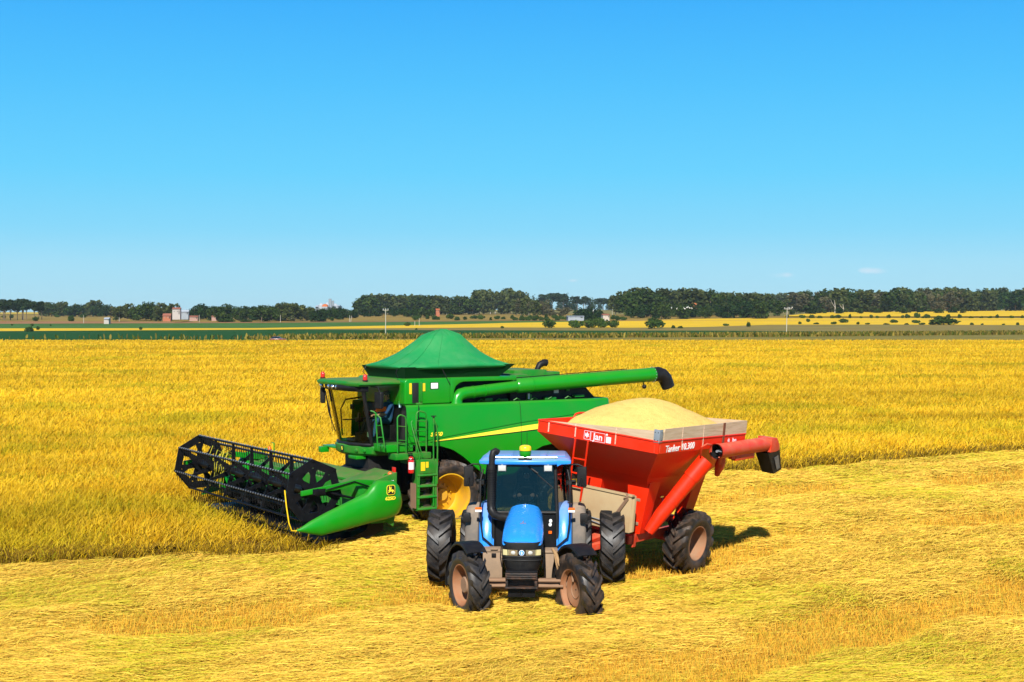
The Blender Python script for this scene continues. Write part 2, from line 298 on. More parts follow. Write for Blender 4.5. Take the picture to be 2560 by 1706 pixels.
# ------------------------------------------------------------------ mesh builder for the machines
class MB:
    def __init__(s): s.v=[]; s.f=[]; s.m=[]; s.cur=0
    def add(s,vs,fs):
        b=len(s.v); s.v+= [tuple(map(float,p)) for p in vs]
        for q in fs: s.f.append(tuple(b+i for i in q)); s.m.append(s.cur)
        return s
    def box(s,c,d,rot=None):
        c=Vector(c); h=[x/2 for x in d]; vs=[]
        for x in (-1,1):
            for y in (-1,1):
                for z in (-1,1):
                    p=Vector((x*h[0],y*h[1],z*h[2])); vs.append(c+(rot@p if rot else p))
        return s.add(vs,[(0,1,3,2),(4,6,7,5),(0,4,5,1),(2,3,7,6),(0,2,6,4),(1,5,7,3)])
    def bb(s,x0,x1,y0,y1,z0,z1): return s.box(((x0+x1)/2,(y0+y1)/2,(z0+z1)/2),(abs(x1-x0),abs(y1-y0),abs(z1-z0)))
    def loft(s,secs,closed=True,cap=True,flip=False):
        n=len(secs[0]); vs=[p for q in secs for p in q]; fs=[]
        for a in range(len(secs)-1):
            for i in range(n if closed else n-1):
                j=(i+1)%n; q=(a*n+i,a*n+j,(a+1)*n+j,(a+1)*n+i); fs.append(q)
        if cap and closed: fs.append(tuple(range(n-1,-1,-1))); fs.append(tuple((len(secs)-1)*n+i for i in range(n)))
        return s.add(vs,fs)
    def tube(s,path,r,n=10,cap=True):
        P=[Vector(p) for p in path]; rs=r if hasattr(r,'__len__') else [r]*len(P); secs=[]; prev=None
        for i,p in enumerate(P):
            t=(P[min(i+1,len(P)-1)]-P[max(i-1,0)]).normalized()
            if prev is None:
                u=t.cross(Vector((0,0,1))); 
                if u.length<1e-3: u=t.cross(Vector((1,0,0)))
            else: u=prev-t*prev.dot(t)
            u.normalize(); prev=u; w=t.cross(u)
            secs.append([p+(u*math.cos(2*math.pi*k/n)+w*math.sin(2*math.pi*k/n))*rs[i] for k in range(n)])
        return s.loft(secs,cap=cap)
    def lathe(s,prof,c=(0,0,0),axis='y',n=32,a0=0,a1=2*math.pi):
        """profile of (along axis, radius)"""
        full=abs(a1-a0-2*math.pi)<1e-6; m=n if full else n+1; secs=[]
        for k in range(m):
            a=a0+(a1-a0)*k/n; ca,sa=math.cos(a),math.sin(a); row=[]
            for h,r in prof:
                p={'y':(r*ca,h,r*sa),'z':(r*ca,r*sa,h),'x':(h,r*ca,r*sa)}[axis]; row.append((c[0]+p[0],c[1]+p[1],c[2]+p[2]))
            secs.append(row)
        if full: secs.append(secs[0])
        return s.loft(secs,closed=False)
    def cyl(s,a,b,r,n=16): return s.tube([a,b],r,n)
    def prism(s,poly,y0,y1,axis='y'):
        """polygon (u,v) pushed along an axis: y -> (u,*,v), x -> (*,u,v), z -> (u,v,*)"""
        g={'y':lambda u,v,h:(u,h,v),'x':lambda u,v,h:(h,u,v),'z':lambda u,v,h:(u,v,h)}[axis]
        return s.loft([[g(u,v,y0) for u,v in poly],[g(u,v,y1) for u,v in poly]])
    def sphere(s,c,r,n=14,m=8,sq=(1,1,1)):
        prof=[(math.cos(math.pi*k/m),max(1e-4,math.sin(math.pi*k/m))) for k in range(m+1)]
        b=len(s.v); s.lathe([(h*r,q*r) for h,q in prof],(0,0,0),'z',n)
        for i in range(b,len(s.v)): x,y,z=s.v[i]; s.v[i]=(c[0]+x*sq[0],c[1]+y*sq[1],c[2]+z*sq[2])
        return s
    def build(s,name,mat,parent=None,smooth=35,bevel=0.,seg=2,mats=None,weld=True):
        me=bpy.data.meshes.new(name); me.from_pydata(s.v,[],s.f)
        for mm in (mats or [mat]): me.materials.append(mm)
        if mats: me.polygons.foreach_set('material_index',s.m)
        bm=bmesh.new(); bm.from_mesh(me)
        if weld: bmesh.ops.remove_doubles(bm,verts=bm.verts,dist=1e-5)
        bmesh.ops.recalc_face_normals(bm,faces=bm.faces)
        if bevel>0:
            es=[e for e in bm.edges if len(e.link_faces)==2 and e.calc_face_angle(0)>R(40)]
            try: bmesh.ops.bevel(bm,geom=es,offset=bevel,segments=seg,profile=.6,affect='EDGES',clamp_overlap=True)
            except Exception: pass
        bm.to_mesh(me); bm.free()
        if smooth: 
            me.polygons.foreach_set('use_smooth',[True]*len(me.polygons)); me.set_sharp_from_angle(angle=R(smooth))
        o=bpy.data.objects.new(name,me); COL.objects.link(o)
        if parent: o.parent=parent
        return o
def text(name,body,size,X,Y,Z,pos,mat,parent,shear=0,bold=0.,sx=1.,thick=.004,align='CENTER'):
    cu=bpy.data.curves.new(name,'FONT'); cu.body=body; cu.size=size; cu.shear=shear; cu.offset=bold; cu.extrude=thick; cu.align_x=align; cu.align_y='CENTER'; cu.resolution_u=3
    t=bpy.data.objects.new('tmp',cu); COL.objects.link(t); dg=bpy.context.evaluated_depsgraph_get()
    me=bpy.data.meshes.new_from_object(t.evaluated_get(dg)); bpy.data.objects.remove(t); me.name=name
    M=Matrix((Vector(X)*sx,Vector(Y),Vector(Z))).transposed().to_4x4(); M.translation=Vector(pos); me.transform(M)
    me.materials.clear(); me.materials.append(mat); o=bpy.data.objects.new(name,me); COL.objects.link(o); o.parent=parent; return o
LX,LY,LZ=(-1,0,0),(0,0,1),(0,1,0)      # lettering on a left flank
FX,FY,FZ=(0,1,0),(0,0,1),(1,0,0)       # lettering on a front face
def glass(name,tint,refl=1.,rough=.02):
    m,n,l,b=newmat(name); n.remove(b); t=n.new('ShaderNodeBsdfTransparent'); t.inputs[0].default_value=(*tint,1); g=n.new('ShaderNodeBsdfGlossy'); g.inputs['Roughness'].default_value=rough
    fr=n.new('ShaderNodeFresnel'); fr.inputs[0].default_value=1.5; k=n.new('ShaderNodeMath'); k.operation='MULTIPLY'; k.inputs[1].default_value=refl; k.use_clamp=True; l.new(fr.outputs[0],k.inputs[0])
    mx=n.new('ShaderNodeMixShader'); l.new(k.outputs[0],mx.inputs[0]); l.new(t.outputs[0],mx.inputs[1]); l.new(g.outputs[0],mx.inputs[2]); l.new(mx.outputs[0],n['Material Output'].inputs['Surface']); return m
M={}
M['green']=paint('green_paint',(.004,.24,.007),.30,.16,(.09,.16,.03),.35,.22,dust=.35,scale=2)
M['green2']=paint('worn_green_paint',(.006,.19,.010),.42,.4,(.16,.14,.05),.4,dust=.5,scale=4)
M['tarp']=paint('green_tarpaulin',(.005,.23,.055),.55,.25,(.12,.30,.12),.35,scale=2.2,dust=.12,bump=.25)
M['yellow']=paint('yellow_paint',(.85,.55,.01),.3,.10,(.5,.3,.08))
M['stripe']=paint('yellow_decal',(.90,.74,.04),.4,.05)
M['rimyel']=paint('worn_yellow_rim',(.62,.34,.008),.40,.6,(.30,.14,.05),scale=2.2)
M['black']=paint('black_plastic',(.008,.008,.009),.45,.35,(.04,.034,.027),.25,scale=5)
M['blackm']=paint('black_metal_and_shadow',(.005,.0055,.007),.40,.2,(.03,.027,.03),.22,scale=6)
M['dark']=paint('shade_and_parts_black',(.006,.006,.006),.6,.3,(.03,.022,.015))
M['rubber']=paint('tyre_rubber',(.014,.014,.016),.45,.6,(.10,.078,.058),.4,scale=3.4,bump=.4)
M['mudrub']=paint('muddy_tyre',(.016,.015,.015),.42,.8,(.12,.070,.038),.4,scale=5,bump=.6)
M['blue']=paint('blue_paint',(.016,.27,.82),.25,.10,(.12,.22,.42),.5,.4,dust=.05,scale=2)
M['bluedust']=paint('dusty_blue_paint',(.016,.14,.66),.3,.12,(.3,.3,.45),.5,.3,dust=.75,dc2=None) if False else paint('dusty_blue_paint',(.016,.25,.78),.3,.10,(.36,.34,.36),.5,.3,dust=.6,scale=3)
M['red']=paint('red_paint',(.74,.022,.002),.40,.18,(.42,.07,.03),.28,.05,dust=.0,scale=2.5)
M['redworn']=paint('scraped_red_paint',(.62,.036,.010),.45,.5,(.50,.22,.12),.4,dust=.3,scale=4)
M['orange']=paint('orange_lens',(.85,.13,.01),.2,.0)
M['redlens']=paint('red_lens',(.55,.02,.01),.15,.0)
M['white']=paint('white_decal',(.82,.82,.80),.45,.06)
M['pink']=paint('faded_white_decal',(.80,.66,.70),.5,.25,(.6,.2,.2),scale=20)
M['steel']=paint('galvanised_steel',(.30,.34,.38),.45,.2,(.2,.2,.2),metal=.4)
M['chrome']=paint('lamp_reflector',(.75,.77,.80),.12,.05,metal=.9)
M['lens']=paint('clear_lamp_lens',(.50,.50,.47),.08,.15,(.5,.45,.3),.8)
M['lensy']=paint('yellowed_lamp_lens',(.62,.55,.28),.12,.15,(.4,.35,.15),.8)
M['clay']=paint('clay_dusted_metal',(.26,.16,.10),.75,.6,(.22,.13,.08),.2,scale=6,bump=.3)
M['claytank']=paint('clay_dusted_plastic',(.30,.21,.14),.7,.5,(.18,.14,.10),.2,scale=5)
M['rimclay']=paint('clay_red_rim',(.30,.13,.06),.7,.75,(.30,.20,.125),.3,scale=3)
M['wood']=None
M['shadegreen']=paint('shaded_underside_green',(.003,.035,.008),.7,.2,(.02,.05,.02),.15)  # green darkened so the colour carries the shade under the tank extension
M['glass']=glass('tinted_cab_glass',(.80,.82,.50),.8)
M['glassd']=glass('clear_door_glass',(.72,.76,.72),.7)
M['glassb']=glass('smoked_windshield_glass',(.28,.36,.38),1.5)
M['mirror']=paint('mirror_glass',(.4,.45,.5),.05,.0,metal=1.)
M['skin']=paint('skin',(.50,.26,.16),.6,.1)
M['shirt']=paint('blue_shirt_cloth',(.03,.09,.22),.9,.2,(.05,.12,.25),.1)
M['jeans']=paint('denim',(.03,.10,.17),.9,.3,(.06,.14,.2),.1)
M['hair']=paint('dark_hair',(.02,.014,.01),.7,.0)
M['cap']=paint('grey_cap_cloth',(.10,.11,.13),.9,.1)
M['extred']=paint('extinguisher_red',(.60,.012,.012),.2,.0,coat=.4)
M['paper']=paint('printed_label',(.75,.70,.68),.5,.3,(.6,.3,.3),scale=30)
M['cyan']=paint('pale_blue_sticker',(.45,.75,.80),.5,.0)
def woodmat():
    m,n,l,b=newmat('weathered_board'); tc=n.new('ShaderNodeTexCoord'); mp=n.new('ShaderNodeMapping'); mp.inputs['Scale'].default_value=(1.2,1.2,14); no=n.new('ShaderNodeTexNoise'); no.inputs['Scale'].default_value=1.6; no.inputs['Detail'].default_value=8; no.inputs['Distortion'].default_value=.6
    l.new(tc.outputs['Object'],mp.inputs[0]); l.new(mp.outputs[0],no.inputs['Vector']); r=ramp(n,[(.25,(.40,.27,.16)),(.5,(.50,.37,.24)),(.75,(.57,.44,.30))]); l.new(no.outputs['Fac'],r.inputs['Fac']); l.new(r.outputs[0],b.inputs['Base Color']); b.inputs['Roughness'].default_value=.85; return m
M['wood']=woodmat()
def grainmat():
    m,n,l,b=newmat('rice_grain'); tc=n.new('ShaderNodeTexCoord'); v=n.new('ShaderNodeTexVoronoi'); v.inputs['Scale'].default_value=38; l.new(tc.outputs['Object'],v.inputs['Vector'])
    n2=n.new('ShaderNodeTexNoise'); n2.inputs['Scale'].default_value=7; n2.inputs['Detail'].default_value=6; l.new(tc.outputs['Object'],n2.inputs['Vector'])
    r=ramp(n,[(.25,(.56,.36,.085)),(.7,(.76,.52,.145))]); ad=n.new('ShaderNodeMath'); ad.operation='MULTIPLY_ADD'; ad.inputs[1].default_value=.35; l.new(v.outputs['Distance'],ad.inputs[0]); l.new(n2.outputs['Fac'],ad.inputs[2]); l.new(ad.outputs[0],r.inputs['Fac']); l.new(r.outputs[0],b.inputs['Base Color']); b.inputs['Roughness'].default_value=.9; b.inputs['Specular IOR Level'].default_value=.15
    bp=n.new('ShaderNodeBump'); bp.inputs['Strength'].default_value=.7; bp.inputs['Distance'].default_value=.03; l.new(v.outputs['Distance'],bp.inputs['Height']); l.new(bp.outputs[0],b.inputs['Normal']); return m
M['grain']=grainmat()

def tyre(Rr,w,rr,n,lug,mat,parent,skew=.30,thick=.034):
    """agricultural tyre, axle along y, with staggered bars"""
    m=MB(); Rc=Rr-lug
    half=[(.40*w,rr*.985),(.455*w,rr+.12*(Rc-rr)),(.5*w,rr+.42*(Rc-rr)),(.5*w,rr+.68*(Rc-rr)),(.47*w,Rc-.05),(.40*w,Rc-.018),(.2*w,Rc-.004)]
    prof=[(-a,b) for a,b in half]+[(0,Rc)]+half[::-1]
    m.lathe(prof,n=72)
    for s_ in (-1,1):
        for k in range(n):
            th0=2*math.pi*(k+(.5 if s_>0 else 0))/n; secs=[]
            for t in (0,.3,.65,.93,1.05):
                y=s_*w*(.0+.485*min(t,1.03)); th=th0+skew*t**1.1
                hw=(thick*(.75+.55*t))
                rb=(Rc-.03) if t<.9 else Rc-.07; rt=Rr-.004*t if t<1 else Rr-.075
                sec=[]
                for r_,q in ((rb,-1.25),(rt,-.8),(rt,.8),(rb,1.25)):
                    a=th+q*hw/Rr; sec.append((r_*math.cos(a),y,r_*math.sin(a)))
                secs.append(sec)
            m.loft(secs)
    return m.build('tyre',mat,parent,smooth=40,weld=False)
def rim(rr,w,dish,mat,parent,hubmat=None,side=1,nb=10,hubr=.36,hubout=.06,name='rim'):
    """dished steel rim; dish = depth of the disc below the outer flange"""
    m=MB(); e=.42*w; s_=side
    m.lathe([(s_*a,b) for a,b in ((e+.012,rr*1.035),(e+.012,rr*.985),(e-.03,rr*.955),(e-.10,rr*.93),(e-dish*.6,rr*.90),(e-dish*.92,rr*.86),(e-dish,rr*.80),(e-dish+.015,rr*.55),(e-dish+.04,rr*.45),(e-dish+.04,.02))],n=48)
    m.lathe([(s_*a,b) for a,b in ((e+.012,rr*1.035),(e-.02,rr*1.0),(-e+.02,rr*1.0),(-e-.012,rr*1.035),(-e,rr*.97),(-e+.08,rr*.92),(e-dish,rr*.90))],n=48)
    o=m.build(name,mat,parent,smooth=40)
    h=MB(); y0=s_*(e-dish+.04); h.lathe([(y0-s_*.02,rr*hubr),(y0+s_*hubout,rr*hubr*.96),(y0+s_*(hubout+.02),rr*hubr*.86),(y0+s_*(hubout+.02),.03),(y0+s_*(hubout+.02),.001)],n=28)
    for k in range(nb):
        a=2*math.pi*k/nb; c=(rr*.48*math.cos(a),y0,rr*.48*math.sin(a)); h.cyl((c[0],y0-s_*.01,c[2]),(c[0],y0+s_*.045,c[2]),rr*.032,8)
    h.build('hub',hubmat or mat,parent,smooth=40); return o
def wheel(loc,Rr,w,rr,n,lug,tm,rm,parent,dish=.2,side=1,rz=0,hubmat=None,skew=.30,spin=0.,thick=.034,hubr=.36,hubout=.06,nb=10):
    e=empty('wheel',loc,parent); e.rotation_euler=(0,spin,rz); 
    tyre(Rr,w,rr,n,lug,tm,e,skew,thick); rim(rr,w,dish,rm,e,hubmat,side,nb,hubr,hubout); return e
def place(o,x,y,a,z=0,roll=0): o.location=(x,y,z); o.rotation_euler=(-R(roll),0,R(a)+math.pi); return o
# ------------------------------------------------------------------ combine harvester (x forward, y to its left, z up)
cb=empty('combine_harvester'); place(cb,-2.68,41.1,32)
tag(cb,'large green combine harvester with a peaked green tank cover, cutting the rice','combine harvester')
def pl(f,z):
    """outer line of the side panel"""
    top=np.interp(z,[1.2,2.0,2.35,2.62,3.0,3.40,3.50,3.56],[1.66,1.745,1.785,1.79,1.765,1.725,1.70,1.64])
    return float(top)-.10*float(sstep(-4.9,-5.6,f))
def zcrease(f): return float(np.interp(f,[-5.5,-4.12,-2.36,.62,1.3],[3.19,3.09,2.93,2.57,2.50]))
ARCH_F=np.array([1.32,1.12,.95,.62,.28,-.11,-.47,-.80,-1.10,-1.35,-1.7,-2.2,-2.5,-2.79,-3.1,-3.42,-3.8,-4.3,-4.7,-5.0,-5.5])
ARCH_Z=np.array([2.47,2.46,2.43,2.43,2.40,2.28,2.06,1.80,1.58,1.46,1.45,1.5,1.75,2.10,2.24,2.29,2.25,2.05,1.8,1.62,1.62])
def side_panel(sgn):
    fs=np.concatenate([np.linspace(1.32,-2.35,54),np.linspace(-2.375,-5.5,44)]); m=MB(); rows=[]
    for f in fs:
        zb=float(np.interp(-f,-ARCH_F,ARCH_Z)); zc=zcrease(f)
        if f>1.1: zb=lerp(2.47,2.5,(f-1.1)/.22)
        zs=[zb,lerp(zb,zc,.25),lerp(zb,zc,.5),lerp(zb,zc,.8),zc-.035,zc-.02,zc+.005,zc+.02,lerp(zc,3.4,.4),3.36,3.44,3.50,3.535,3.55]
        row=[]
        for k,z in enumerate(zs):
            y=pl(f,z); 
            if k in(5,6): y-=.035
            if k>6: y-=.012
            row.append((f if f<1.3 else 1.32-.16*(3.5-z)*0,sgn*y,z))
        row=[(row[0][0],sgn*(pl(f,zb)-.14),zb+.01)]+row+[(row[-1][0],sgn*1.45,3.552)]
        rows.append(row)
    m.loft(rows,closed=False)
    # rounded rear corner
    r0=rows[-1]; rows2=[r0]
    for a in (25,50,75,90): rows2.append([(p[0]-.16*math.sin(R(a)),sgn*(abs(p[1])-.16*(1-math.cos(R(a)))),p[2]) for p in r0])
    rows2.append([(p[0]-.16,sgn*.02,p[2]) for p in r0]); m.loft(rows2,closed=False)
    return m.build('side_panel',M['green'],cb,smooth=30)
side_panel(1); side_panel(-1)
g=MB()
for z in np.linspace(2.0,3.5,14): pass
g.loft([[(-2.355,pl(-2.36,z)+.004,z),(-2.372,pl(-2.36,z)+.004,z)] for z in np.linspace(1.52,3.54,24)],closed=False); g.build('panel_seam',M['dark'],cb)
def decal(name,fs,zlo,zhi,mat,off=.004):
    m=MB(); m.loft([[(f,pl(f,z)+off,z) for z in np.linspace(zlo(f),zhi(f),4)] for f in fs],closed=False); return m.build(name,mat,cb)
decal('yellow_stripe',np.linspace(.50,-5.35,40),lambda f:float(np.interp(f,[-5.4,-2.88,-2.36,.51],[2.86,2.735,2.70,2.535])),lambda f:float(np.interp(f,[-5.4,-2.88,-2.36,.51],[3.03,2.885,2.84,2.55])),M['stripe'])
decal('dark_stripe',np.linspace(.62,-5.35,40),lambda f:float(np.interp(f,[-5.4,-2.88,-2.36,.62],[2.82,2.705,2.672,2.51])),lambda f:float(np.interp(f,[-5.4,-2.88,-2.36,.51],[2.858,2.733,2.698,2.533])),M['blackm'])
text('model_number','S660',.15,LX,LY,LZ,(.43,1.797,2.73),M['stripe'],cb,shear=.25,bold=.006,sx=1.25)
# body core, engine bay and chassis
c=MB(); c.bb(-5.2,1.1,-1.45,1.45,2.35,3.50); c.bb(-5.0,1.0,-.95,.95,1.1,2.4); c.bb(-5.2,-4.7,-1.3,1.3,1.3,2.4); c.cyl((0,-1.1,1.0),(0,1.1,1.0),.24,14); c.bb(-3.4,-3.0,-1.4,1.4,.55,.85); c.bb(-.2,2.0,-.75,.75,1.15,2.3)
for k in range(5): c.tube([(.9-.2*k,.98,1.3+.1*k),(.4-.2*k,1.05,1.9),(-.2,1.0,2.3)],.03,6)
c.build('chassis',M['dark'],cb,bevel=.02)
# grain tank, upper box
t=MB(); y=1.50
t.prism([(1.26,3.56),(1.26,4.20),(1.18,4.27),(-.19,4.27),(-.19,3.56)],1.15,y); t.prism([(1.26,3.56),(1.26,4.20),(1.18,4.27),(-.19,4.27),(-.19,3.56)],-1.15,-y)
t.bb(1.0,1.20,-1.15,1.15,3.52,4.26)
t.build('tank_front_box',M['green'],cb,bevel=.05,seg=3)
t=MB(); t.prism([(-.185,4.27),(-2.38,4.275),(-2.38,4.16),(-.62,4.155),(-.48,4.12),(-.36,4.03),(-.31,3.9),(-.30,3.60),(-.185,3.60)],1.42,1.495); t.bb(-2.38,-.19,-1.15,1.42,4.235,4.27); t.prism([(-.19,4.27),(-2.38,4.27),(-2.38,3.5),(-.19,3.5)],-1.5,-1.42); t.build('tank_rail',M['green'],cb,bevel=.012)
t=MB(); t.bb(-2.4,-.19,-1.4,.98,3.5,4.235); t.bb(-5.0,-2.38,-1.35,.95,3.5,3.98); t.prism([(-2.4,3.5),(-2.4,4.1),(-4.7,3.98),(-5.1,3.86),(-5.26,3.70),(-5.42,3.56),(-5.42,3.5)],.9,1.12); t.build('engine_bay',M['dark'],cb,bevel=.03)
for f_,y_,z_,d_ in ((-1.6,1.15,3.6,(.25,.2,.09)),(-2.1,1.2,3.58,(.3,.12,.06)),(-3.0,1.2,3.60,(.14,.1,.22)),(-3.7,1.25,3.58,(.4,.1,.08)),(-4.75,1.2,3.62,(.35,.15,.07)),(-4.4,1.16,3.82,(.12,.05,.10))):
    b=MB(); b.box((f_,y_,z_),d_); b.build('engine_bay_fitting',M['green2'],cb,bevel=.015)
for k in range(6):
    b=MB(); b.tube([(-1.2-.6*k,1.3,3.56),(-1.3-.6*k,1.32,3.62),(-1.45-.6*k,1.25,3.57)],.018,6); b.build('engine_bay_hose',M['green2'],cb)
b=MB(); b.box((-4.0,1.135,3.80),(.16,.02,.16)); b.build('notice_plate',M['paper'],cb); b=MB(); b.box((-2.95,1.26,3.66),(.05,.03,.16)); b.build('notice_plate',M['paper'],cb)
b=MB(); b.bb(-3.0,-2.4,-1.2,1.15,4.08,4.30); b.bb(-4.05,-2.9,-1.2,.55,4.0,4.40); b.bb(-4.7,-3.9,-1.1,.3,3.9,4.32); b.bb(-4.3,-3.1,.5,.9,3.95,4.18); b.build('engine_cover',M['green2'],cb,bevel=.03)
e=MB(); e.tube([(-3.88,.3,4.2),(-3.88,.3,4.42),(-3.96,.3,4.54),(-4.12,.3,4.60),(-4.2,.3,4.59)],[.085,.085,.095,.105,.11],14); e.build('exhaust_pipe',M['black'],cb,smooth=50)
b=MB(); b.box((.93,1.505,3.88),(.20,.02,.56)); b.build('side_vent',M['dark'],cb,bevel=.01); b=MB(); b.box((.76,1.52,3.90),(.06,.05,.54)); b.box((.83,1.53,3.58),(.2,.06,.05)); b.build('vent_handle',M['green2'],cb,bevel=.015)
b=MB(); b.box((1.085,1.506,4.0),(.07,.012,.30)); b.build('yellow_notice',M['yellow'],cb); b=MB(); b.box((.66,1.506,4.03),(.07,.012,.22)); b.build('yellow_notice',M['yellow'],cb)
b=MB(); b.box((.33,1.506,4.06),(.22,.02,.16)); b.build('side_lamp',M['white'],cb,bevel=.02); b=MB(); b.box((.33,1.502,4.06),(.26,.012,.19)); b.build('lamp_frame',M['black'],cb,bevel=.02)
# open tank top and its peaked tarpaulin
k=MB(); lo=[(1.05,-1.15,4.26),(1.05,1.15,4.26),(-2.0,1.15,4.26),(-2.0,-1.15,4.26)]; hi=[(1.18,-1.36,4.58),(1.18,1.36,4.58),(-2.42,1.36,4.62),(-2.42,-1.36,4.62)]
k.loft([lo,[(a,b_,c_) for a,b_,c_ in hi]]); k.build('tank_extension',M['shadegreen'],cb)
m=MB(); rings=[]; NS=48
for hz,fr,yr,sq in ((4.52,1.90,1.43,7),(4.57,1.97,1.49,7),(4.63,1.96,1.48,6.5),(4.70,1.74,1.30,5),(4.80,1.52,1.15,4.2),(4.95,1.24,.95,3.6),(5.10,1.03,.80,3.4),(5.28,.79,.64,3.3),(5.42,.60,.52,3.4),(5.455,.55,.48,3.4),(5.53,.36,.31,3.0),(5.60,.14,.12,2.4),(5.615,.02,.02,2)):
    ring=[]
    for q in range(NS):
        a=2*math.pi*q/NS; ca,sa=math.cos(a),math.sin(a); rr_=(abs(ca)**sq+abs(sa)**sq)**(-1/sq)
        zz=hz+(.035*math.cos(4*a)*(hz>4.6)*(hz<5.3)); cx_=-.62-.10*float(sstep(4.6,5.5,hz))
        ring.append((cx_+fr*.945*rr_*ca,yr*.945*rr_*sa,zz+.015*(rr_*ca<0)))
    rings.append(ring)
m.loft(rings); m.build('tank_cover',M['tarp'],cb,smooth=70)
s_=MB()
for q in (6,9,12,15,18,3,0,21):
    s_.tube([Vector(rings[r_][q])+Vector((0,0,.006)) for r_ in range(2,12)],.009,5)
s_.build('cover_seam',M['tarp'],cb)
for pts_ in ([(1.28,1.1,4.55),(1.34,1.12,4.42),(1.26,1.1,4.28)],[(1.26,-.9,4.55),(1.36,-.92,4.40),(1.26,-.9,4.28)],[(.05,1.45,4.52),(-.1,1.5,4.2),(-.17,1.51,4.08)]):
    s_=MB(); s_.tube(pts_,.013,6); s_.build('tie_strap',M['black'],cb)
# unloading auger folded back along the side
a=MB(); a.tube([(-.42,1.42,3.52),(-.42,1.42,3.60),(-.45,1.42,3.70),(-.55,1.42,3.79),(-.72,1.42,3.83),(-.95,1.42,3.845),(-2.45,1.42,3.975)],[.20,.175,.172,.172,.170,.165,.165],20)
a.tube([(-2.40,1.42,3.98),(-2.47,1.42,3.985),(-7.45,1.42,4.205)],[.17,.215,.215],24)
for f_ in (-.95,-1.32,-2.9,-7.2,-7.38): a.tube([(f_,1.42,float(np.interp(-f_,[.95,2.45,2.47,7.45],[3.845,3.975,3.985,4.205]))),(f_-.03,1.42,float(np.interp(-f_-0.03,[.95,2.45,2.47,7.45],[3.845,3.975,3.985,4.206])))],.18 if f_>-2 else .224,20)
a.lathe([(3.50,.24),(3.535,.24),(3.535,.17)],(-.42,1.42,0),'z',20); a.build('unloading_auger',M['green'],cb,smooth=50)
a=MB(); a.tube([(-7.40,1.42,4.20),(-7.60,1.42,4.215),(-7.75,1.42,4.17),(-7.86,1.42,4.07),(-7.93,1.42,3.93),(-7.99,1.42,3.80)],[.225,.225,.225,.22,.21,.20],20,cap=False); a.tube([(-7.40,1.42,4.20),(-7.62,1.42,4.205),(-7.77,1.42,4.15),(-7.85,1.42,4.07),(-7.92,1.42,3.93),(-7.98,1.42,3.81)],[.2,.2,.2,.2,.195,.19],20,cap=False); a.build('auger_spout',M['black'],cb,smooth=50)
a=MB(); a.tube([(-7.02,1.42,4.0),(-7.04,1.42,3.90)],.018,6); a.sphere((-7.06,1.42,3.84),.07,10,6); a.build('auger_lamp',M['black'],cb)
a=MB(); pts=[(f_,1.42,float(np.interp(-f_,[2.47,7.45],[4.2,4.42]))+.02) for f_ in np.linspace(-2.2,-6.4,22)]; a.tube(pts,.012,5)
for p in pts[::2]: a.tube([p,(p[0],p[1],p[2]-.05)],.01,5)
a.build('auger_cable',M['black'],cb)
for k_ in range(16):
    an=2*math.pi*k_/16; a=MB(); a.sphere((-7.36,1.42+.232*math.cos(an),4.2+.232*math.sin(an)),.016,6,4); a.build('flange_bolt',M['steel'],cb)
# ---- cab
cabpts_b=[(1.15,.98),(2.02,1.0),(2.26,.62),(2.36,0),(2.26,-.62),(2.02,-1.0),(1.15,-.98)]
cabpts_t=[(1.02,1.04),(2.34,1.10),(2.55,.66),(2.62,0),(2.55,-.66),(2.34,-1.10),(1.02,-1.04)]
ZB,ZT=2.45,4.03
def cp(i,t,out=0):
    a_,b_=cabpts_b[i],cabpts_t[i]; return (lerp(a_[0],b_[0],t)+out*.0,lerp(a_[1],b_[1],t)*(1+out),lerp(ZB,ZT,t))
w=MB()
ar=[[cp(i,t) for t in np.linspace(0,1,6)] for i in (1,2,3,4,5)]
fine=[]
for q in np.linspace(0,4,17):
    i=min(int(q),3); u=q-i; fine.append([tuple(lerp(Vector(ar[i][k]),Vector(ar[i+1][k]),u)+Vector((.05*math.sin(math.pi*u)*1,0,0))) for k in range(6)])
w.loft(fine,closed=False); w.build('windshield',M['glass'],cb,smooth=60)
for s_ in (1,-1):
    w=MB(); i,j=(0,1) if s_>0 else (6,5); w.add([cp(i,0),cp(j,0),cp(j,1),cp(i,1)],[(0,1,2,3)]); w.build('side_window',M['glassd'],cb,smooth=0)
    p=MB(); p.tube([cp(j,0),cp(j,.5),cp(j,1.03)],[.045,.05,.06],8); p.build('front_pillar',M['black'],cb)
    p=MB(); p.prism([(1.02,2.5),(1.13,2.5),(1.02,4.1),(.90,4.1)],s_*.97,s_*1.06); p.tube([cp(i,.0),(lerp(cp(i,0)[0],cp(j,0)[0],.3),s_*.99,2.47),cp(j,0)],.05,8); p.build('rear_pillar',M['black'],cb)
p=MB(); p.tube([fine[k][5] for k in range(17)],.075,8); p.tube([fine[k][0] for k in range(17)],.05,8); p.bb(.95,1.02,-1.02,1.02,2.45,4.1); p.build('window_frame',M['black'],cb)
rf=MB(); pl_=[(.70,-1.05),(.70,1.05),(1.1,1.22),(2.36,1.30),(2.52,1.24),(2.62,.8),(2.66,0),(2.68,-.8),(2.66,-1.22),(2.5,-1.32),(1.1,-1.22)]
rf.loft([[(x*.985+.02,y_*.96,4.08) for x,y_ in pl_],[(x,y_,4.13) for x,y_ in pl_],[(x,y_,4.17) for x,y_ in pl_],[(x*.97+.05,y_*.93,4.215) for x,y_ in pl_],[(x*.8+.35,y_*.6,4.25) for x,y_ in pl_]]); rf.build('cab_roof',M['green2'],cb,smooth=40)
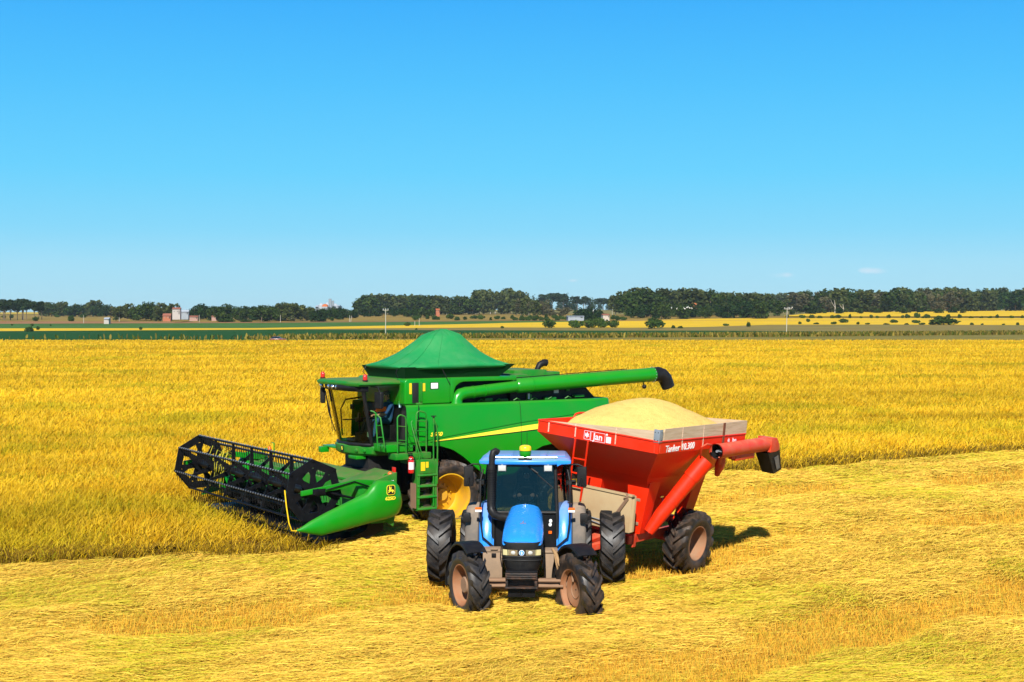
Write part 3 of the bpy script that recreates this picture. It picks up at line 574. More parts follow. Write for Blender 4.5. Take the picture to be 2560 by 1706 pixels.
v=MB(); v.loft([[(x,y_,z_) for x,y_ in [(2.2,1.17),(2.40,1.16),(2.56,.75),(2.62,0),(2.58,-.75),(2.45,-1.16),(2.2,-1.17)]] for z_ in (3.93,4.085)]); v.build('roof_visor',M['black'],cb,bevel=.02)
wl_=0
for y_,f_ in ((.30,2.66),(.12,2.68),(-.12,2.69),(-.36,2.69),(-1.12,2.58)):
    v=MB(); v.sphere((f_,y_,4.03),.062,12,8,(.6,1.15,1)); v.build('work_light',M['chrome'],cb)
for f_,y_ in ((2.30,1.16),(2.50,-1.18)):
    v=MB(); v.lathe([(4.19,.075),(4.25,.075),(4.255,.06)],(f_,y_,0),'z',14); bs=v.build('beacon_base',M['black'],cb); v=MB(); v.lathe([(4.25,.062),(4.33,.066),(4.38,.055),(4.41,.03),(4.415,.001)],(f_,y_,0),'z',16); v.build('beacon',M['redlens'],cb,smooth=50)
for s_ in (1,-1):
    f_,y_,zc_=(1.98,1.36,3.70) if s_>0 else (2.42,-1.36,3.73)
    v=MB(); v.box((f_,y_,zc_),(.13,.27,.46),Matrix.Rotation(R(18*s_),3,'Z')); v.build('mirror',M['black'],cb,bevel=.045,seg=3)
    v=MB(); v.tube([(f_-.02,y_,zc_+.22),(f_+.02,y_-.03*s_,zc_+.36),(f_+.10,y_-.30*s_,zc_+.36)],.02,8); v.build('mirror_arm',M['black'],cb)
v=MB(); v.tube([(2.70,-.55,3.9),(2.62,-.52,3.3),(2.42,-.5,2.75)],.014,6); v.tube([(2.66,-.65,3.85),(2.50,-.60,3.1)],.02,6); v.tube([(2.55,-.4,2.75),(2.66,-.5,3.9)],.008,5); v.build('wiper',M['black'],cb)
# inside of the cab
v=MB(); v.bb(1.05,2.1,-.9,.9,2.42,2.50); v.bb(1.0,1.3,-.25,.65,2.5,2.95); v.box((1.02,.2,3.35),(.14,.52,.75)); v.box((1.28,.2,2.98),(.52,.52,.13)); v.build('driver_seat',M['black'],cb,bevel=.04)
v=MB(); v.tube([(2.0,.2,2.5),(1.86,.2,3.0),(1.80,.2,3.16)],.05,8); v.bb(1.75,2.05,.0,.4,2.5,2.75)
st=[]; 
for k_ in range(25):
    an=2*math.pi*k_/24; st.append((1.76+.09*math.sin(an),.2+.2*math.cos(an),3.20+.17*math.sin(an)))
v.tube(st,.018,6); v.build('steering_wheel',M['black'],cb)
v=MB(); v.box((1.75,-.35,3.15),(.06,.26,.20),Matrix.Rotation(R(-20),3,'Z')); v.box((1.55,-.42,3.05),(.5,.2,.12)); v.tube([(1.75,-.35,3.05),(1.7,-.4,2.6)],.03,6); v.box((1.9,-.5,3.42),(.04,.2,.14)); v.build('control_console',M['black'],cb,bevel=.02)
v=MB(); v.tube([(2.1,-.72,2.6),(2.14,-.74,3.35),(2.0,-.72,3.62),(1.5,-.70,3.68)],.025,6); v.tube([(2.1,-.7,3.05),(1.5,-.6,3.05)],.02,6); v.build('inner_rail',M['black'],cb)
v=MB(); v.box((1.93,1.035,3.40),(.03,.02,.01)); v.box((1.76,1.06,3.43),(.30,.03,.12),Matrix.Rotation(R(3),3,'Y')); v.build('orange_sticker',M['orange'],cb)
v=MB(); v.box((2.10,.93,2.74),(.015,.09,.13)); v.build('small_sticker',M['cyan'],cb); v=MB(); v.box((1.16,1.045,3.55),(.08,.012,.18)); v.build('small_sticker',M['cyan'],cb)
# cab base with the rounded nose
nb_=[(1.3,1.02),(1.98,1.04),(2.24,.72),(2.40,.2),(2.42,-.2),(2.30,-.72),(2.06,-1.04),(1.3,-1.02)]
n_=MB(); n_.loft([[(x*.97,y_*.95,2.14) for x,y_ in nb_],[(x,y_,2.20) for x,y_ in nb_],[(x*1.01,y_*1.01,2.40) for x,y_ in nb_],[(x*.985,y_*.97,2.455) for x,y_ in nb_]]); n_.build('cab_base',M['green2'],cb,smooth=40,bevel=.01)
for y_ in (.60,.82): 
    n_=MB(); n_.sphere((2.30-(y_-.6)*.6,y_,2.28),.07,10,6,(.4,1.2,.8)); n_.build('nose_lamp',M['green2'],cb)
n_=MB(); n_.box((2.435,-.02,2.31),(.012,.15,.17)); n_.build('nose_badge',M['dark'],cb,bevel=.004); n_=MB(); n_.box((2.443,-.02,2.31),(.006,.05,.10),Matrix.Rotation(.4,3,'X')); n_.build('badge_figure',M['stripe'],cb)
n_=MB(); n_.bb(1.9,2.25,-1.75,-.9,2.22,2.27); n_.box((2.3,-1.55,2.15),(.25,.2,.16)); n_.build('front_step',M['green'],cb,bevel=.015); n_=MB(); n_.box((2.2,.45,2.09),(.3,.5,.09)); n_.build('nose_lip',M['green'],cb,bevel=.015)
# platform, landing and ladder
p=MB(); p.bb(1.15,1.98,1.0,1.78,2.30,2.50); p.build('platform',M['green'],cb,bevel=.02)
p=MB(); p.bb(.70,1.80,1.55,2.0,2.10,2.27); p.bb(.8,1.3,1.3,1.98,1.95,2.12); p.build('landing',M['green2'],cb,bevel=.02)
p=MB(); p.bb(1.10,1.18,1.78,2.06,.74,2.08); p.bb(.56,.62,1.78,2.06,.74,2.08); p.prism([(.60,1.70),(1.14,1.70),(1.14,2.06),(1.10,2.10),(.66,2.08),(.60,2.0)],1.96,2.07); p.bb(.6,1.14,1.76,1.80,.78,2.0)
for z_ in (1.66,1.36,1.06,.74): p.prism([(1.78,z_-.05),(2.04,z_-.05),(2.09,z_-.02),(2.08,z_+.03),(1.78,z_+.03)],.57,1.17,'x')
p.build('ladder',M['green2'],cb,bevel=.008)
p=MB()
for z_ in (1.20,1.50,.90):
    for q in range(4): p.tube([(.62,1.82,z_-.10+.07*q),(.87,1.83,z_-.13+.07*q),(1.12,1.82,z_-.10+.07*q)],.013,5)
p.build('ladder_grille',M['green'],cb)
p=MB(); p.bb(1.2,1.215,1.75,2.05,.76,1.44); p.build('ladder_guard',M['clay'],cb); p=MB(); p.bb(.535,.55,1.75,2.05,.76,1.3); p.build('ladder_guard',M['clay'],cb)
p=MB(); p.box((1.00,2.075,1.90),(.13,.008,.24)); p.build('yellow_notice',M['yellow'],cb); p=MB(); p.box((.87,2.075,1.94),(.08,.008,.16)); p.build('yellow_notice',M['yellow'],cb)
p=MB(); p.box((.48,1.93,2.02),(.09,.03,.10)); p.build('side_reflector',M['redlens'],cb,bevel=.008)
def rail(pts,r=.021): q=MB(); q.tube(pts,r,8); return q
y=1.93
def hoop(f0,f1,zb,zt,rungs,lean=0.,y0=y):
    q=MB(); q.tube([(f0,y0,zb),(f0+lean,y0,zt-.08),(f0+lean-.04,y0,zt-.02),(f0+lean-.10,y0,zt),(f1+lean+.10,y0,zt-.02),(f1+lean+.03,y0,zt-.05),(f1+lean,y0,zt-.12),(f1,y0,zb)],.021,8)
    for z_ in rungs: q.tube([(f0+lean*.6,y0,z_+.02),(f1+lean*.6,y0,z_-.01)],.015,6)
    q.build('handrail',M['green2'],cb,smooth=60)
hoop(1.70,1.44,2.28,3.32,(2.62,3.0),.01); hoop(1.13,.82,2.27,3.40,(2.55,2.85,3.12),.0)
q=rail([(2.30,y,2.44),(2.37,y,3.42)]); q.tube([(2.09,y,2.44),(2.22,y,3.26),(2.30,y-.25,3.42),(2.37,y-.3,3.44)],.021,8)
for z_,a_,b_ in ((2.5,2.30,2.09),(2.74,2.31,2.13),(3.06,2.35,2.19)): q.tube([(a_,y,z_),(b_,y,z_)],.015,6)
q.build('handrail',M['green2'],cb,smooth=60)
q=rail([(.66,2.05,.80),(.66,2.05,3.20)],.022); q.tube([(.55,2.05,1.4),(.53,2.05,2.7),(.56,2.04,3.0),(.64,2.04,3.15)],.022,8); q.tube([(1.12,2.06,.85),(1.10,2.06,2.2),(1.33,2.0,3.1),(1.28,1.98,3.15)],.022,8); q.tube([(1.0,2.06,2.15),(1.26,1.99,3.05)],.015,6); q.build('ladder_handrail',M['green2'],cb,smooth=60)
q=MB(); q.sphere((.65,2.04,3.23),.035,8,6); q.box((.65,2.04,3.26),(.14,.06,.025)); q.build('rail_knob',M['black'],cb)
q=MB(); q.tube([(1.44,1.94,2.95),(1.36,1.97,2.75),(1.25,1.98,2.72),(1.13,1.95,2.92)],.010,5); q.tube([(1.44,1.94,2.6),(1.33,1.96,2.4),(1.2,1.95,2.45)],.010,5); q.build('safety_chain',M['black'],cb)
q=MB(); q.tube([(.98,1.78,2.55),(.99,1.78,3.1),(.96,1.76,3.55)],.012,5); q.build('aerial',M['black'],cb)
# wheels
for s_ in (1,-1):
    wheel((0,s_*1.50,.99),1.0,.76,.62,17,.065,M['mudrub'],M['rimyel'],cb,dish=.58,side=s_,skew=.34,thick=.05,hubmat=M['rimyel'],hubr=.30,hubout=.08,nb=12,spin=.2)
    wheel((-3.65,s_*1.45,.66),.66,.5,.36,15,.05,M['mudrub'],M['rimyel'],cb,dish=.16,side=s_,skew=.36)
# ---- feeder house and header
fh=MB(); fh.loft([[(3.05,-.85,.62),(3.05,.85,.62),(3.05,.85,1.42),(3.05,-.85,1.42)],[(1.0,-.7,1.45),(1.0,.7,1.45),(1.0,.7,2.1),(1.0,-.7,2.1)]]); fh.build('feeder_house',M['dark'],cb,bevel=.03)
hd=MB(); HL=3.78
hd.prism([(2.95,.72),(2.95,1.50),(3.25,1.62),(3.34,1.60),(3.32,.9),(3.40,.72)],-HL,HL)
hd.tube([(2.98,-HL,1.50),(2.98,HL,1.50)],.13,8)
hd.prism([(2.6,1.45),(3.3,1.75),(3.45,1.70),(3.35,1.0),(2.75,.6)],HL-.05,HL+.02); hd.prism([(2.6,1.45),(3.3,1.75),(3.45,1.70),(3.35,1.0),(2.75,.6)],-HL-.02,-HL+.05)
for s_ in (-1,1): hd.prism([(2.9,1.0),(4.8,.66),(4.7,.85),(3.6,1.25),(2.9,1.5)],s_*HL-.03,s_*HL+.03)
hd.loft([[(3.72,2.55,1.30),(3.72,3.70,1.30),(3.72,3.70,1.68),(3.72,2.55,1.68)],[(2.60,2.55,1.10),(2.60,3.70,1.10),(2.60,3.70,1.98),(2.60,2.55,1.98)]])
hd.prism([(3.1,1.66),(2.5,1.80),(2.5,1.74),(3.1,1.60)],-1.6,2.6)
header=hd.build('header',M['green2'],cb,bevel=.01)
hd=MB(); hd.prism([(2.95,.50),(2.95,.74),(3.38,.74),(3.45,.55),(3.9,.40),(4.85,.40),(4.90,.36),(3.4,.34)],-HL+.1,HL-.15); hd.build('header_floor',M['blackm'],header)  # black colour stands in for the shadow beneath the divider
q=MB()
for s_ in (-1,1):
    secs=[]; n=60
    q.cyl((3.80,-HL,.80),(3.80,HL,.80),.17,16)
for s_ in (-1,1):
    for k_ in range(90):
        t0,t1=k_/90,(k_+1)/90; a0_,a1_=s_*t0*2*math.pi*6,s_*t1*2*math.pi*6; y0_,y1_=s_*(HL-t0*(HL-.6)),s_*(HL-t1*(HL-.6))
        P=lambda r_,a_,y_:(3.80+r_*math.cos(a_),y_,.80+r_*math.sin(a_)); q.add([P(.16,a0_,y0_),P(.30,a0_,y0_),P(.30,a1_,y1_),P(.16,a1_,y1_)],[(0,1,2,3)])
q.build('header_auger',M['blackm'],header,weld=False)
q=MB()
for k_ in range(98):
    y_=-HL+.04+k_*(2*HL-.08)/97; q.add([(4.86,y_-.03,.38),(4.86,y_+.03,.38),(5.03,y_,.375),(4.86,y_,.42)],[(0,1,2),(0,2,3),(1,3,2)])
q.bb(4.80,4.90,-HL,HL,.34,.40); q.build('cutter_bar',M['blackm'],header,smooth=0)
# reel
RC=(4.93,1.64); RR=.77; NB=7; A0=R(36); rl=MB(); RL=3.58
def rp(a_,r_): return (RC[0]+r_*math.cos(a_),RC[1]+r_*math.sin(a_))
rl.cyl((RC[0],-RL,RC[1]),(RC[0],RL,RC[1]),.105,14)
for y_ in (-2.95,-1.75,-.55,.55,1.75,2.95): rl.cyl((RC[0],y_-.28,RC[1]),(RC[0],y_+.28,RC[1]),.135,14)
for y_ in (-RL,RL):     # hexagonal end plates with windows
    V=[]; Fc=[]
    for side in (y_-.012,y_+.012):
        for k_ in range(NB): V.append((*rp(A0+k_*2*math.pi/NB,RR+.04),side))
        for k_ in range(NB): V.append((*rp(A0+k_*2*math.pi/NB,RR-.18),side))
    V=[(a_,s2,b_) for a_,b_,s2 in V]; o_=2*NB
    for k_ in range(NB):
        j=(k_+1)%NB
        for o in (0,o_): Fc.append((o+k_,o+j,o+NB+j,o+NB+k_))
        Fc.append((k_,j,o_+j,o_+k_)); Fc.append((NB+k_,NB+j,o_+NB+j,o_+NB+k_))
    rl.add(V,Fc)
    rl.cyl((RC[0],y_-.016,RC[1]),(RC[0],y_+.016,RC[1]),.22,18)
    for k_ in range(NB):
        a_=A0+k_*2*math.pi/NB; d=Vector((math.cos(a_),0,math.sin(a_))); n_=Vector((-math.sin(a_),0,math.cos(a_))); c0=Vector((RC[0],y_,RC[1]))
        for w0,w1,r0,r1 in ((.10,.065,.18,.40),(.065,.13,.38,.57)):
            rl.add([c0+d*r0+n_*w0+Vector((0,s2,0)) for s2 in(-.013,.013)]+[c0+d*r0-n_*w0+Vector((0,s2,0)) for s2 in(-.013,.013)]+[c0+d*r1+n_*w1+Vector((0,s2,0)) for s2 in(-.013,.013)]+[c0+d*r1-n_*w1+Vector((0,s2,0)) for s2 in(-.013,.013)],[(0,2,3,1),(0,4,6,2),(1,3,7,5),(4,5,7,6),(0,1,5,4),(2,6,7,3)])
for y_ in (-2.4,-1.2,0,1.2,2.4):      # spiders between
    for k_ in range(NB):
        a_=A0+k_*2*math.pi/NB; x1,z1=rp(a_,RR); x0,z0=rp(a_,.12); n_=(-math.sin(a_),math.cos(a_))
        rl.add([(x0+n_[0]*w_,y_+t_,z0+n_[1]*w_) for w_ in(-.075,.075) for t_ in(-.012,.012)]+[(x1+n_[0]*w_,y_+t_,z1+n_[1]*w_) for w_ in(-.028,.028) for t_ in(-.012,.012)],[(0,1,3,2),(4,6,7,5),(0,2,6,4),(1,5,7,3),(0,4,5,1),(2,3,7,6)])
for k_ in range(NB):
    a_=A0+k_*2*math.pi/NB; x1,z1=rp(a_,RR); rl.cyl((x1,-RL-.06,z1),(x1,RL+.06,z1),.030,8)
rl.build('reel',M['blackm'],header,smooth=45)
tn=MB()
for k_ in range(NB):
    a_=A0+k_*2*math.pi/NB; x1,z1=rp(a_,RR)
    for q_ in range(48):
        y_=-RL+.06+q_*(2*RL-.12)/47; tn.add([(x1-.012,y_,z1),(x1+.012,y_,z1),(x1-.05,y_,z1-.27),(x1-.035,y_,z1-.27),(x1,y_+.014,z1),(x1-.045,y_+.01,z1-.27)],[(0,1,3,2),(1,4,5,3),(4,0,2,5)])
tag(tn.build('reel_tine',M['blackm'],header,smooth=0),kind='stuff')
tn=MB()
for k_ in range(NB):
    a_=A0+k_*2*math.pi/NB; x1,z1=rp(a_,RR+.02)
    for q_ in range(48): tn.box((x1,-RL+.06+q_*(2*RL-.12)/47,z1+.012),(.03,.02,.035))
tag(tn.build('tine_clip',M['steel'],header,smooth=0),kind='stuff')
for s_ in (1,-1):
    q=MB(); q.loft([[(5.36,s_*3.76-.035,1.57),(5.36,s_*3.76+.035,1.57),(5.36,s_*3.76+.035,1.69),(5.36,s_*3.76-.035,1.69)],[(3.78,s_*3.76-.035,1.72),(3.78,s_*3.76+.035,1.72),(3.78,s_*3.76+.035,1.88),(3.78,s_*3.76-.035,1.88)],[(3.0,s_*3.6-.035,1.62),(3.0,s_*3.6+.035,1.62),(3.0,s_*3.6+.035,1.78),(3.0,s_*3.6-.035,1.78)]]); q.build('reel_arm',M['green'],header,bevel=.008)
    q=MB(); q.box((4.88,s_*3.76,1.645),(.36,.09,.15)); q.cyl((4.93,s_*3.5,1.64),(4.93,s_*3.82,1.64),.09,12); q.tube([(4.5,s_*3.72,1.58),(3.5,s_*3.74,1.30)],.03,8); q.tube([(4.7,s_*3.82,1.68),(3.9,s_*3.82,1.84),(3.5,s_*3.78,1.70),(3.2,s_*3.7,1.5)],.018,6); q.build('reel_bearing',M['blackm'],header,bevel=.01)
    # crop divider: long pointed snout running back into the rounded end shield
    prof=[(5.54,.735,.755),(5.42,.705,.80),(5.16,.63,.945),(4.87,.56,1.07),(4.70,.585,1.14),(4.16,.66,1.34),(3.62,.745,1.54),(3.45,.77,1.73),(3.31,.79,1.84),(3.05,.82,1.83),(2.82,.87,1.80),(2.68,.94,1.68),(2.60,1.05,1.48),(2.57,1.22,1.36)]
    wd=[.01,.05,.10,.14,.16,.19,.21,.22,.225,.225,.21,.17,.11,.03]; secs=[]
    for (f_,z0,z1),w_ in list(zip(prof,wd))[0 if s_>0 else 5:]:
        zc_,hz=(z0+z1)/2,(z1-z0)/2; sec=[]
        for a_ in np.linspace(0,2*math.pi,24,endpoint=False):
            ca,sa=math.cos(a_),math.sin(a_); pw=.62; yy=math.copysign(abs(ca)**pw,ca)*w_; zz=math.copysign(abs(sa)**.8,sa)*hz
            sec.append((f_,s_*(3.84+.25*w_+yy*(1-.35*max(0,sa))-w_*.25*max(0,-sa)),zc_+zz))
        secs.append(sec)
    q=MB(); q.loft(secs); q.build('crop_divider',M['green'],header,smooth=45)
    q=MB()
    if s_>0: q.tube([(5.53,s_*3.88,.74),(5.66,s_*3.87,.76),(5.72,s_*3.84,.95),(5.76,s_*3.78,1.35),(5.78,s_*3.72,1.74)],[.016,.016,.017,.017,.017],8)
    if s_>0: q.build('divider_rod',M['yellow'],header,smooth=60)
    q=MB(); q.tube([(2.95,s_*3.55,1.72),(2.96,s_*3.56,1.86),(2.88,s_*3.57,1.93),(2.78,s_*3.57,1.92)],.018,6); q.build('lamp_arm',M['green'],header); q=MB(); q.sphere((2.74,s_*3.58,1.92),.075,12,8,(.8,1,1)); q.build('amber_lamp',M['orange'],header)
    q=MB(); q.box((2.62,s_*3.58,1.93),(.03,.16,.34)); q.build('warning_panel',M['redlens'] if s_>0 else M['green'],header,bevel=.01)
    q=MB(); q.box((2.60 if s_>0 else 2.64,s_*3.58,1.93),(.012,.10,.30)); q.build('panel_reflector',M['orange'] if s_>0 else M['yellow'],header)
def ph(f,z): return 3.84+.25*.225+.225*1.0
# lettering and badge on the near end shield
def patch(name,pts,f0,z0,yoff,mat,sc=1.): 
    q=MB(); q.prism([(f0-x*sc,z0+z_*sc) for x,z_ in pts],yoff,yoff+.006); return q.build(name,mat,header,smooth=0)
def rrect(w_,h_,r_,n=5):
    return [(cx+r_*math.cos(a_),cz+r_*math.sin(a_)) for cx,cz,st in ((w_/2-r_,h_/2-r_,0),(-w_/2+r_,h_/2-r_,90),(-w_/2+r_,-h_/2+r_,180),(w_/2-r_,-h_/2+r_,270)) for a_ in np.linspace(R(st),R(st+90),n)]
YB=4.118
patch('badge_border',rrect(.245,.255,.06),3.02,1.60,YB,M['stripe']); patch('badge_field',rrect(.215,.225,.05),3.02,1.60,YB+.004,M['dark'])
deer=[(-.085,-.02),(-.055,.0),(-.045,.03),(-.055,.055),(-.045,.09),(-.025,.085),(-.02,.055),(.0,.06),(.015,.085),(.01,.05),(.02,.035),(.0,.03),(-.005,.01),(.045,.012),(.075,-.01),(.088,-.045),(.078,-.06),(.07,-.03),(.05,-.03),(.055,-.06),(.03,-.07),(.035,-.045),(.01,-.03),(-.03,-.035),(-.05,-.06),(-.09,-.065),(-.06,-.045),(-.05,-.02)]
patch('badge_figure',deer,3.02,1.60,YB+.008,M['stripe'],1.1)
text('model_number','625D',.115,LX,LY,LZ,(3.03,YB+.002,1.385),M['stripe'],header,shear=.1,bold=.004,sx=1.15)
for f_,z_,w_,h_,m_ in ((3.15,1.70,.10,.16,'yellow'),(2.95,1.73,.15,.10,'yellow'),(2.78,1.80,.10,.08,'white'),(3.38,1.33,.16,.06,'yellow')):
    q=MB(); q.box((f_,3.765 if f_<3.3 else 3.80,z_-.05),(w_,.012,h_)); q.build('safety_label',M[m_],header)
PV=Matrix.Translation((4.2,3.84,.7)); header.matrix_local=PV@Matrix.Rotation(.052,4,'Z')@Matrix.Rotation(-.016,4,'X')@PV.inverted()
# weeds caught on the reel are left to the crop; extinguisher hangs by the ladder
ex=empty('fire_extinguisher'); q=MB(); q.lathe([(0,.001),(0,.075),(.02,.085),(.36,.085),(.42,.06),(.45,.03),(.45,.001)],axis='z',n=20); q.build('cylinder',M['extred'],ex,smooth=40)
q=MB(); q.lathe([(.44,.035),(.50,.035),(.50,.001)],axis='z',n=12); q.box((.03,0,.53),(.14,.03,.03)); q.tube([(-.03,0,.47),(-.10,.02,.42),(-.11,.02,.25)],.012,6); q.build('valve',M['black'],ex)
q=MB(); q.lathe([(.10,.0865),(.30,.0865)],axis='z',n=16,a0=R(10),a1=R(150)); q.build('paper_label',M['paper'],ex)
q=MB(); q.lathe([(.36,.0865),(.385,.078)],axis='z',n=20); q.build('band',M['black'],ex)
ex.matrix_world=Matrix.Translation((-2.68,41.1,0))@Matrix.Rotation(R(32)+math.pi,4,'Z')@Matrix.Translation((1.36,2.06,1.74))
tag(ex,'red fire extinguisher hanging beside the ladder of the green harvester','fire extinguisher')
# ------------------------------------------------------------------ tractor (comes straight at the camera)
tr=empty('tractor'); place(tr,.33,32.2,87.5)
tag(tr,'blue tractor with spaced twin rear wheels and a smoked windshield, facing the camera','tractor')
def sel(c,hw,hh,n=24,p=.6,f=0):
    return [(f,c[0]+math.copysign(abs(math.cos(a))**p,math.cos(a))*hw,c[1]+math.copysign(abs(math.sin(a))**p,math.sin(a))*hh) for a in np.linspace(0,2*math.pi,n,endpoint=False)]
def hoodsec(f,wt,wb,zt,zb,crown=.04):
    pts=[]
    for l,z in ((-wb,zb),(-wb,lerp(zb,zt,.35)),(-lerp(wt,wb,.55),lerp(zb,zt,.72)),(-wt*.98,zt-.075),(-wt*.86,zt-.02),(-wt*.6,zt+crown*.35),(-wt*.25,zt+crown*.9),(0,zt+crown)): pts.append((f,l,z))
    return pts+[(f,-l,z) for f,l,z in pts[-2::-1]]
h=MB(); h.loft([hoodsec(*a) for a in ((.94,.33,.40,1.83,1.30),(1.2,.345,.405,1.79,1.30),(1.6,.37,.42,1.71,1.30),(2.1,.385,.43,1.59,1.30),(2.5,.39,.425,1.49,1.30),(2.8,.385,.415,1.405,1.295),(2.9,.365,.40,1.365,1.295),(2.94,.34,.385,1.34,1.29))]); h.build('hood',M['blue'],tr,smooth=50)
h=MB()
for pts in ([(-.06,2.16),(-.02,2.13),(.02,2.15)],[(-.01,2.12),(.0,2.02)],[(.03,2.14),(.06,2.15)]): 
    h.tube([(f_,l_,1.59-(f_-2.1)*.24+.042) for l_,f_ in pts],.010,5)
h.build('hood_emblem',M['clay'],tr)
h=MB(); h.loft([[(f_,l_,z_) for f_,l_,z_ in ((2.2,-w1,z_),(2.8,-w1,z_),(2.90,-w1*.94,z_),(2.975,-w1*.7,z_),(3.0,0,z_),(2.975,w1*.7,z_),(2.90,w1*.94,z_),(2.8,w1,z_),(2.2,w1,z_))] for z_,w1 in ((.76,.335),(.98,.40),(1.0,.405),(1.02,.41),(1.26,.415),(1.31,.40),(1.345,.375))]); h.build('grille',M['black'],tr,smooth=40,bevel=.006)
h=MB(); h.bb(.9,2.8,-.34,.34,.7,1.30); h.bb(2.2,3.0,-.2,.2,.25,.76); h.bb(-.5,2.6,-.28,.28,.35,.85); h.build('engine',M['dark'],tr,bevel=.03)
h=MB()
for z_ in (.985,1.06): h.tube([(2.80,-.415,z_),(2.905,-.395,z_),(2.98,-.29,z_),(3.005,0,z_),(2.98,.29,z_),(2.905,.395,z_),(2.80,.415,z_)],.010,6)
h.build('grille_groove',M['dark'],tr)
for s_ in (-1,1):
    h=MB(); h.loft([[(f_+.012,s_*l_,z_) for f_,l_,z_ in ((2.998,.085,z0),(2.985,.20,z0),(2.970,.27,z0))] for z0 in (1.085,1.20)],closed=False); hl=h.build('headlight',M['chrome'],tr)
    h=MB(); h.sphere((2.995,s_*.17,1.142),.045,12,8,(.35,1.2,.9)); h.build('bulb_reflector',M['lens'],hl)
    h=MB(); h.loft([[(f_+.012,s_*l_,z_) for f_,l_,z_ in ((2.968,.275,z0),(2.93,.35,z0),(2.89,.392,z0))] for z0 in (1.085,1.20)],closed=False); h.build('headlight',M['lensy'],tr)
h=MB(); h.cyl((2.99,0,1.142),(3.018,0,1.142),.056,20); em=h.build('front_emblem',M['white'],tr); h=MB(); h.cyl((3.0,0,1.142),(3.021,0,1.142),.048,20); h.build('emblem_field',M['blue'],em)
h=MB(); h.tube([(3.023,0,1.105),(3.023,0,1.18)],.005,5)
for k_ in (-1,0,1): 
    for s_ in(-1,1): h.tube([(3.023,0,1.125+.016*k_),(3.023,s_*.022,1.142+.016*k_)],.004,5)
h.build('emblem_leaf',M['white'],em)
w=MB(); w.bb(3.0,3.24,-.325,.325,.63,.77); w.bb(3.0,3.20,-.325,-.27,.46,.64); w.bb(3.0,3.20,.27,.325,.46,.64); w.bb(2.95,3.02,-.3,.3,.45,.65); w.bb(3.0,3.24,-.335,.335,.445,.475)
for z_ in (.66,.70,.745): w.box((3.245,0,z_),(.03,.60,.016))
w.build('front_bumper',paint('rusty_black_steel',(.013,.012,.012),.45,.7,(.16,.07,.035),.4,scale=9),tr,bevel=.01)
w=MB(); w.bb(3.0,3.25,-.32,.32,.775,.80); w.tube([(3.1,0,.42),(3.1,0,.28)],.022,8); w.bb(2.6,3.1,-.28,.28,.25,.47); w.build('weight_carrier',M['blackm'],tr,bevel=.008)
a=MB(); a.tube([(2.6,-.95,.44),(2.6,-.6,.40),(2.6,0,.36),(2.6,.6,.40),(2.6,.95,.44)],[.10,.085,.13,.085,.10],10); a.cyl((2.78,-.85,.42),(2.78,.85,.42),.03,8); a.cyl((2.72,-.8,.52),(2.72,.8,.52),.035,8); a.bb(2.5,2.62,-.9,-.3,.48,.54); a.bb(2.5,2.62,.3,.9,.48,.54)
a.build('front_axle',M['clay'],tr,bevel=.01)
STR=R(27)
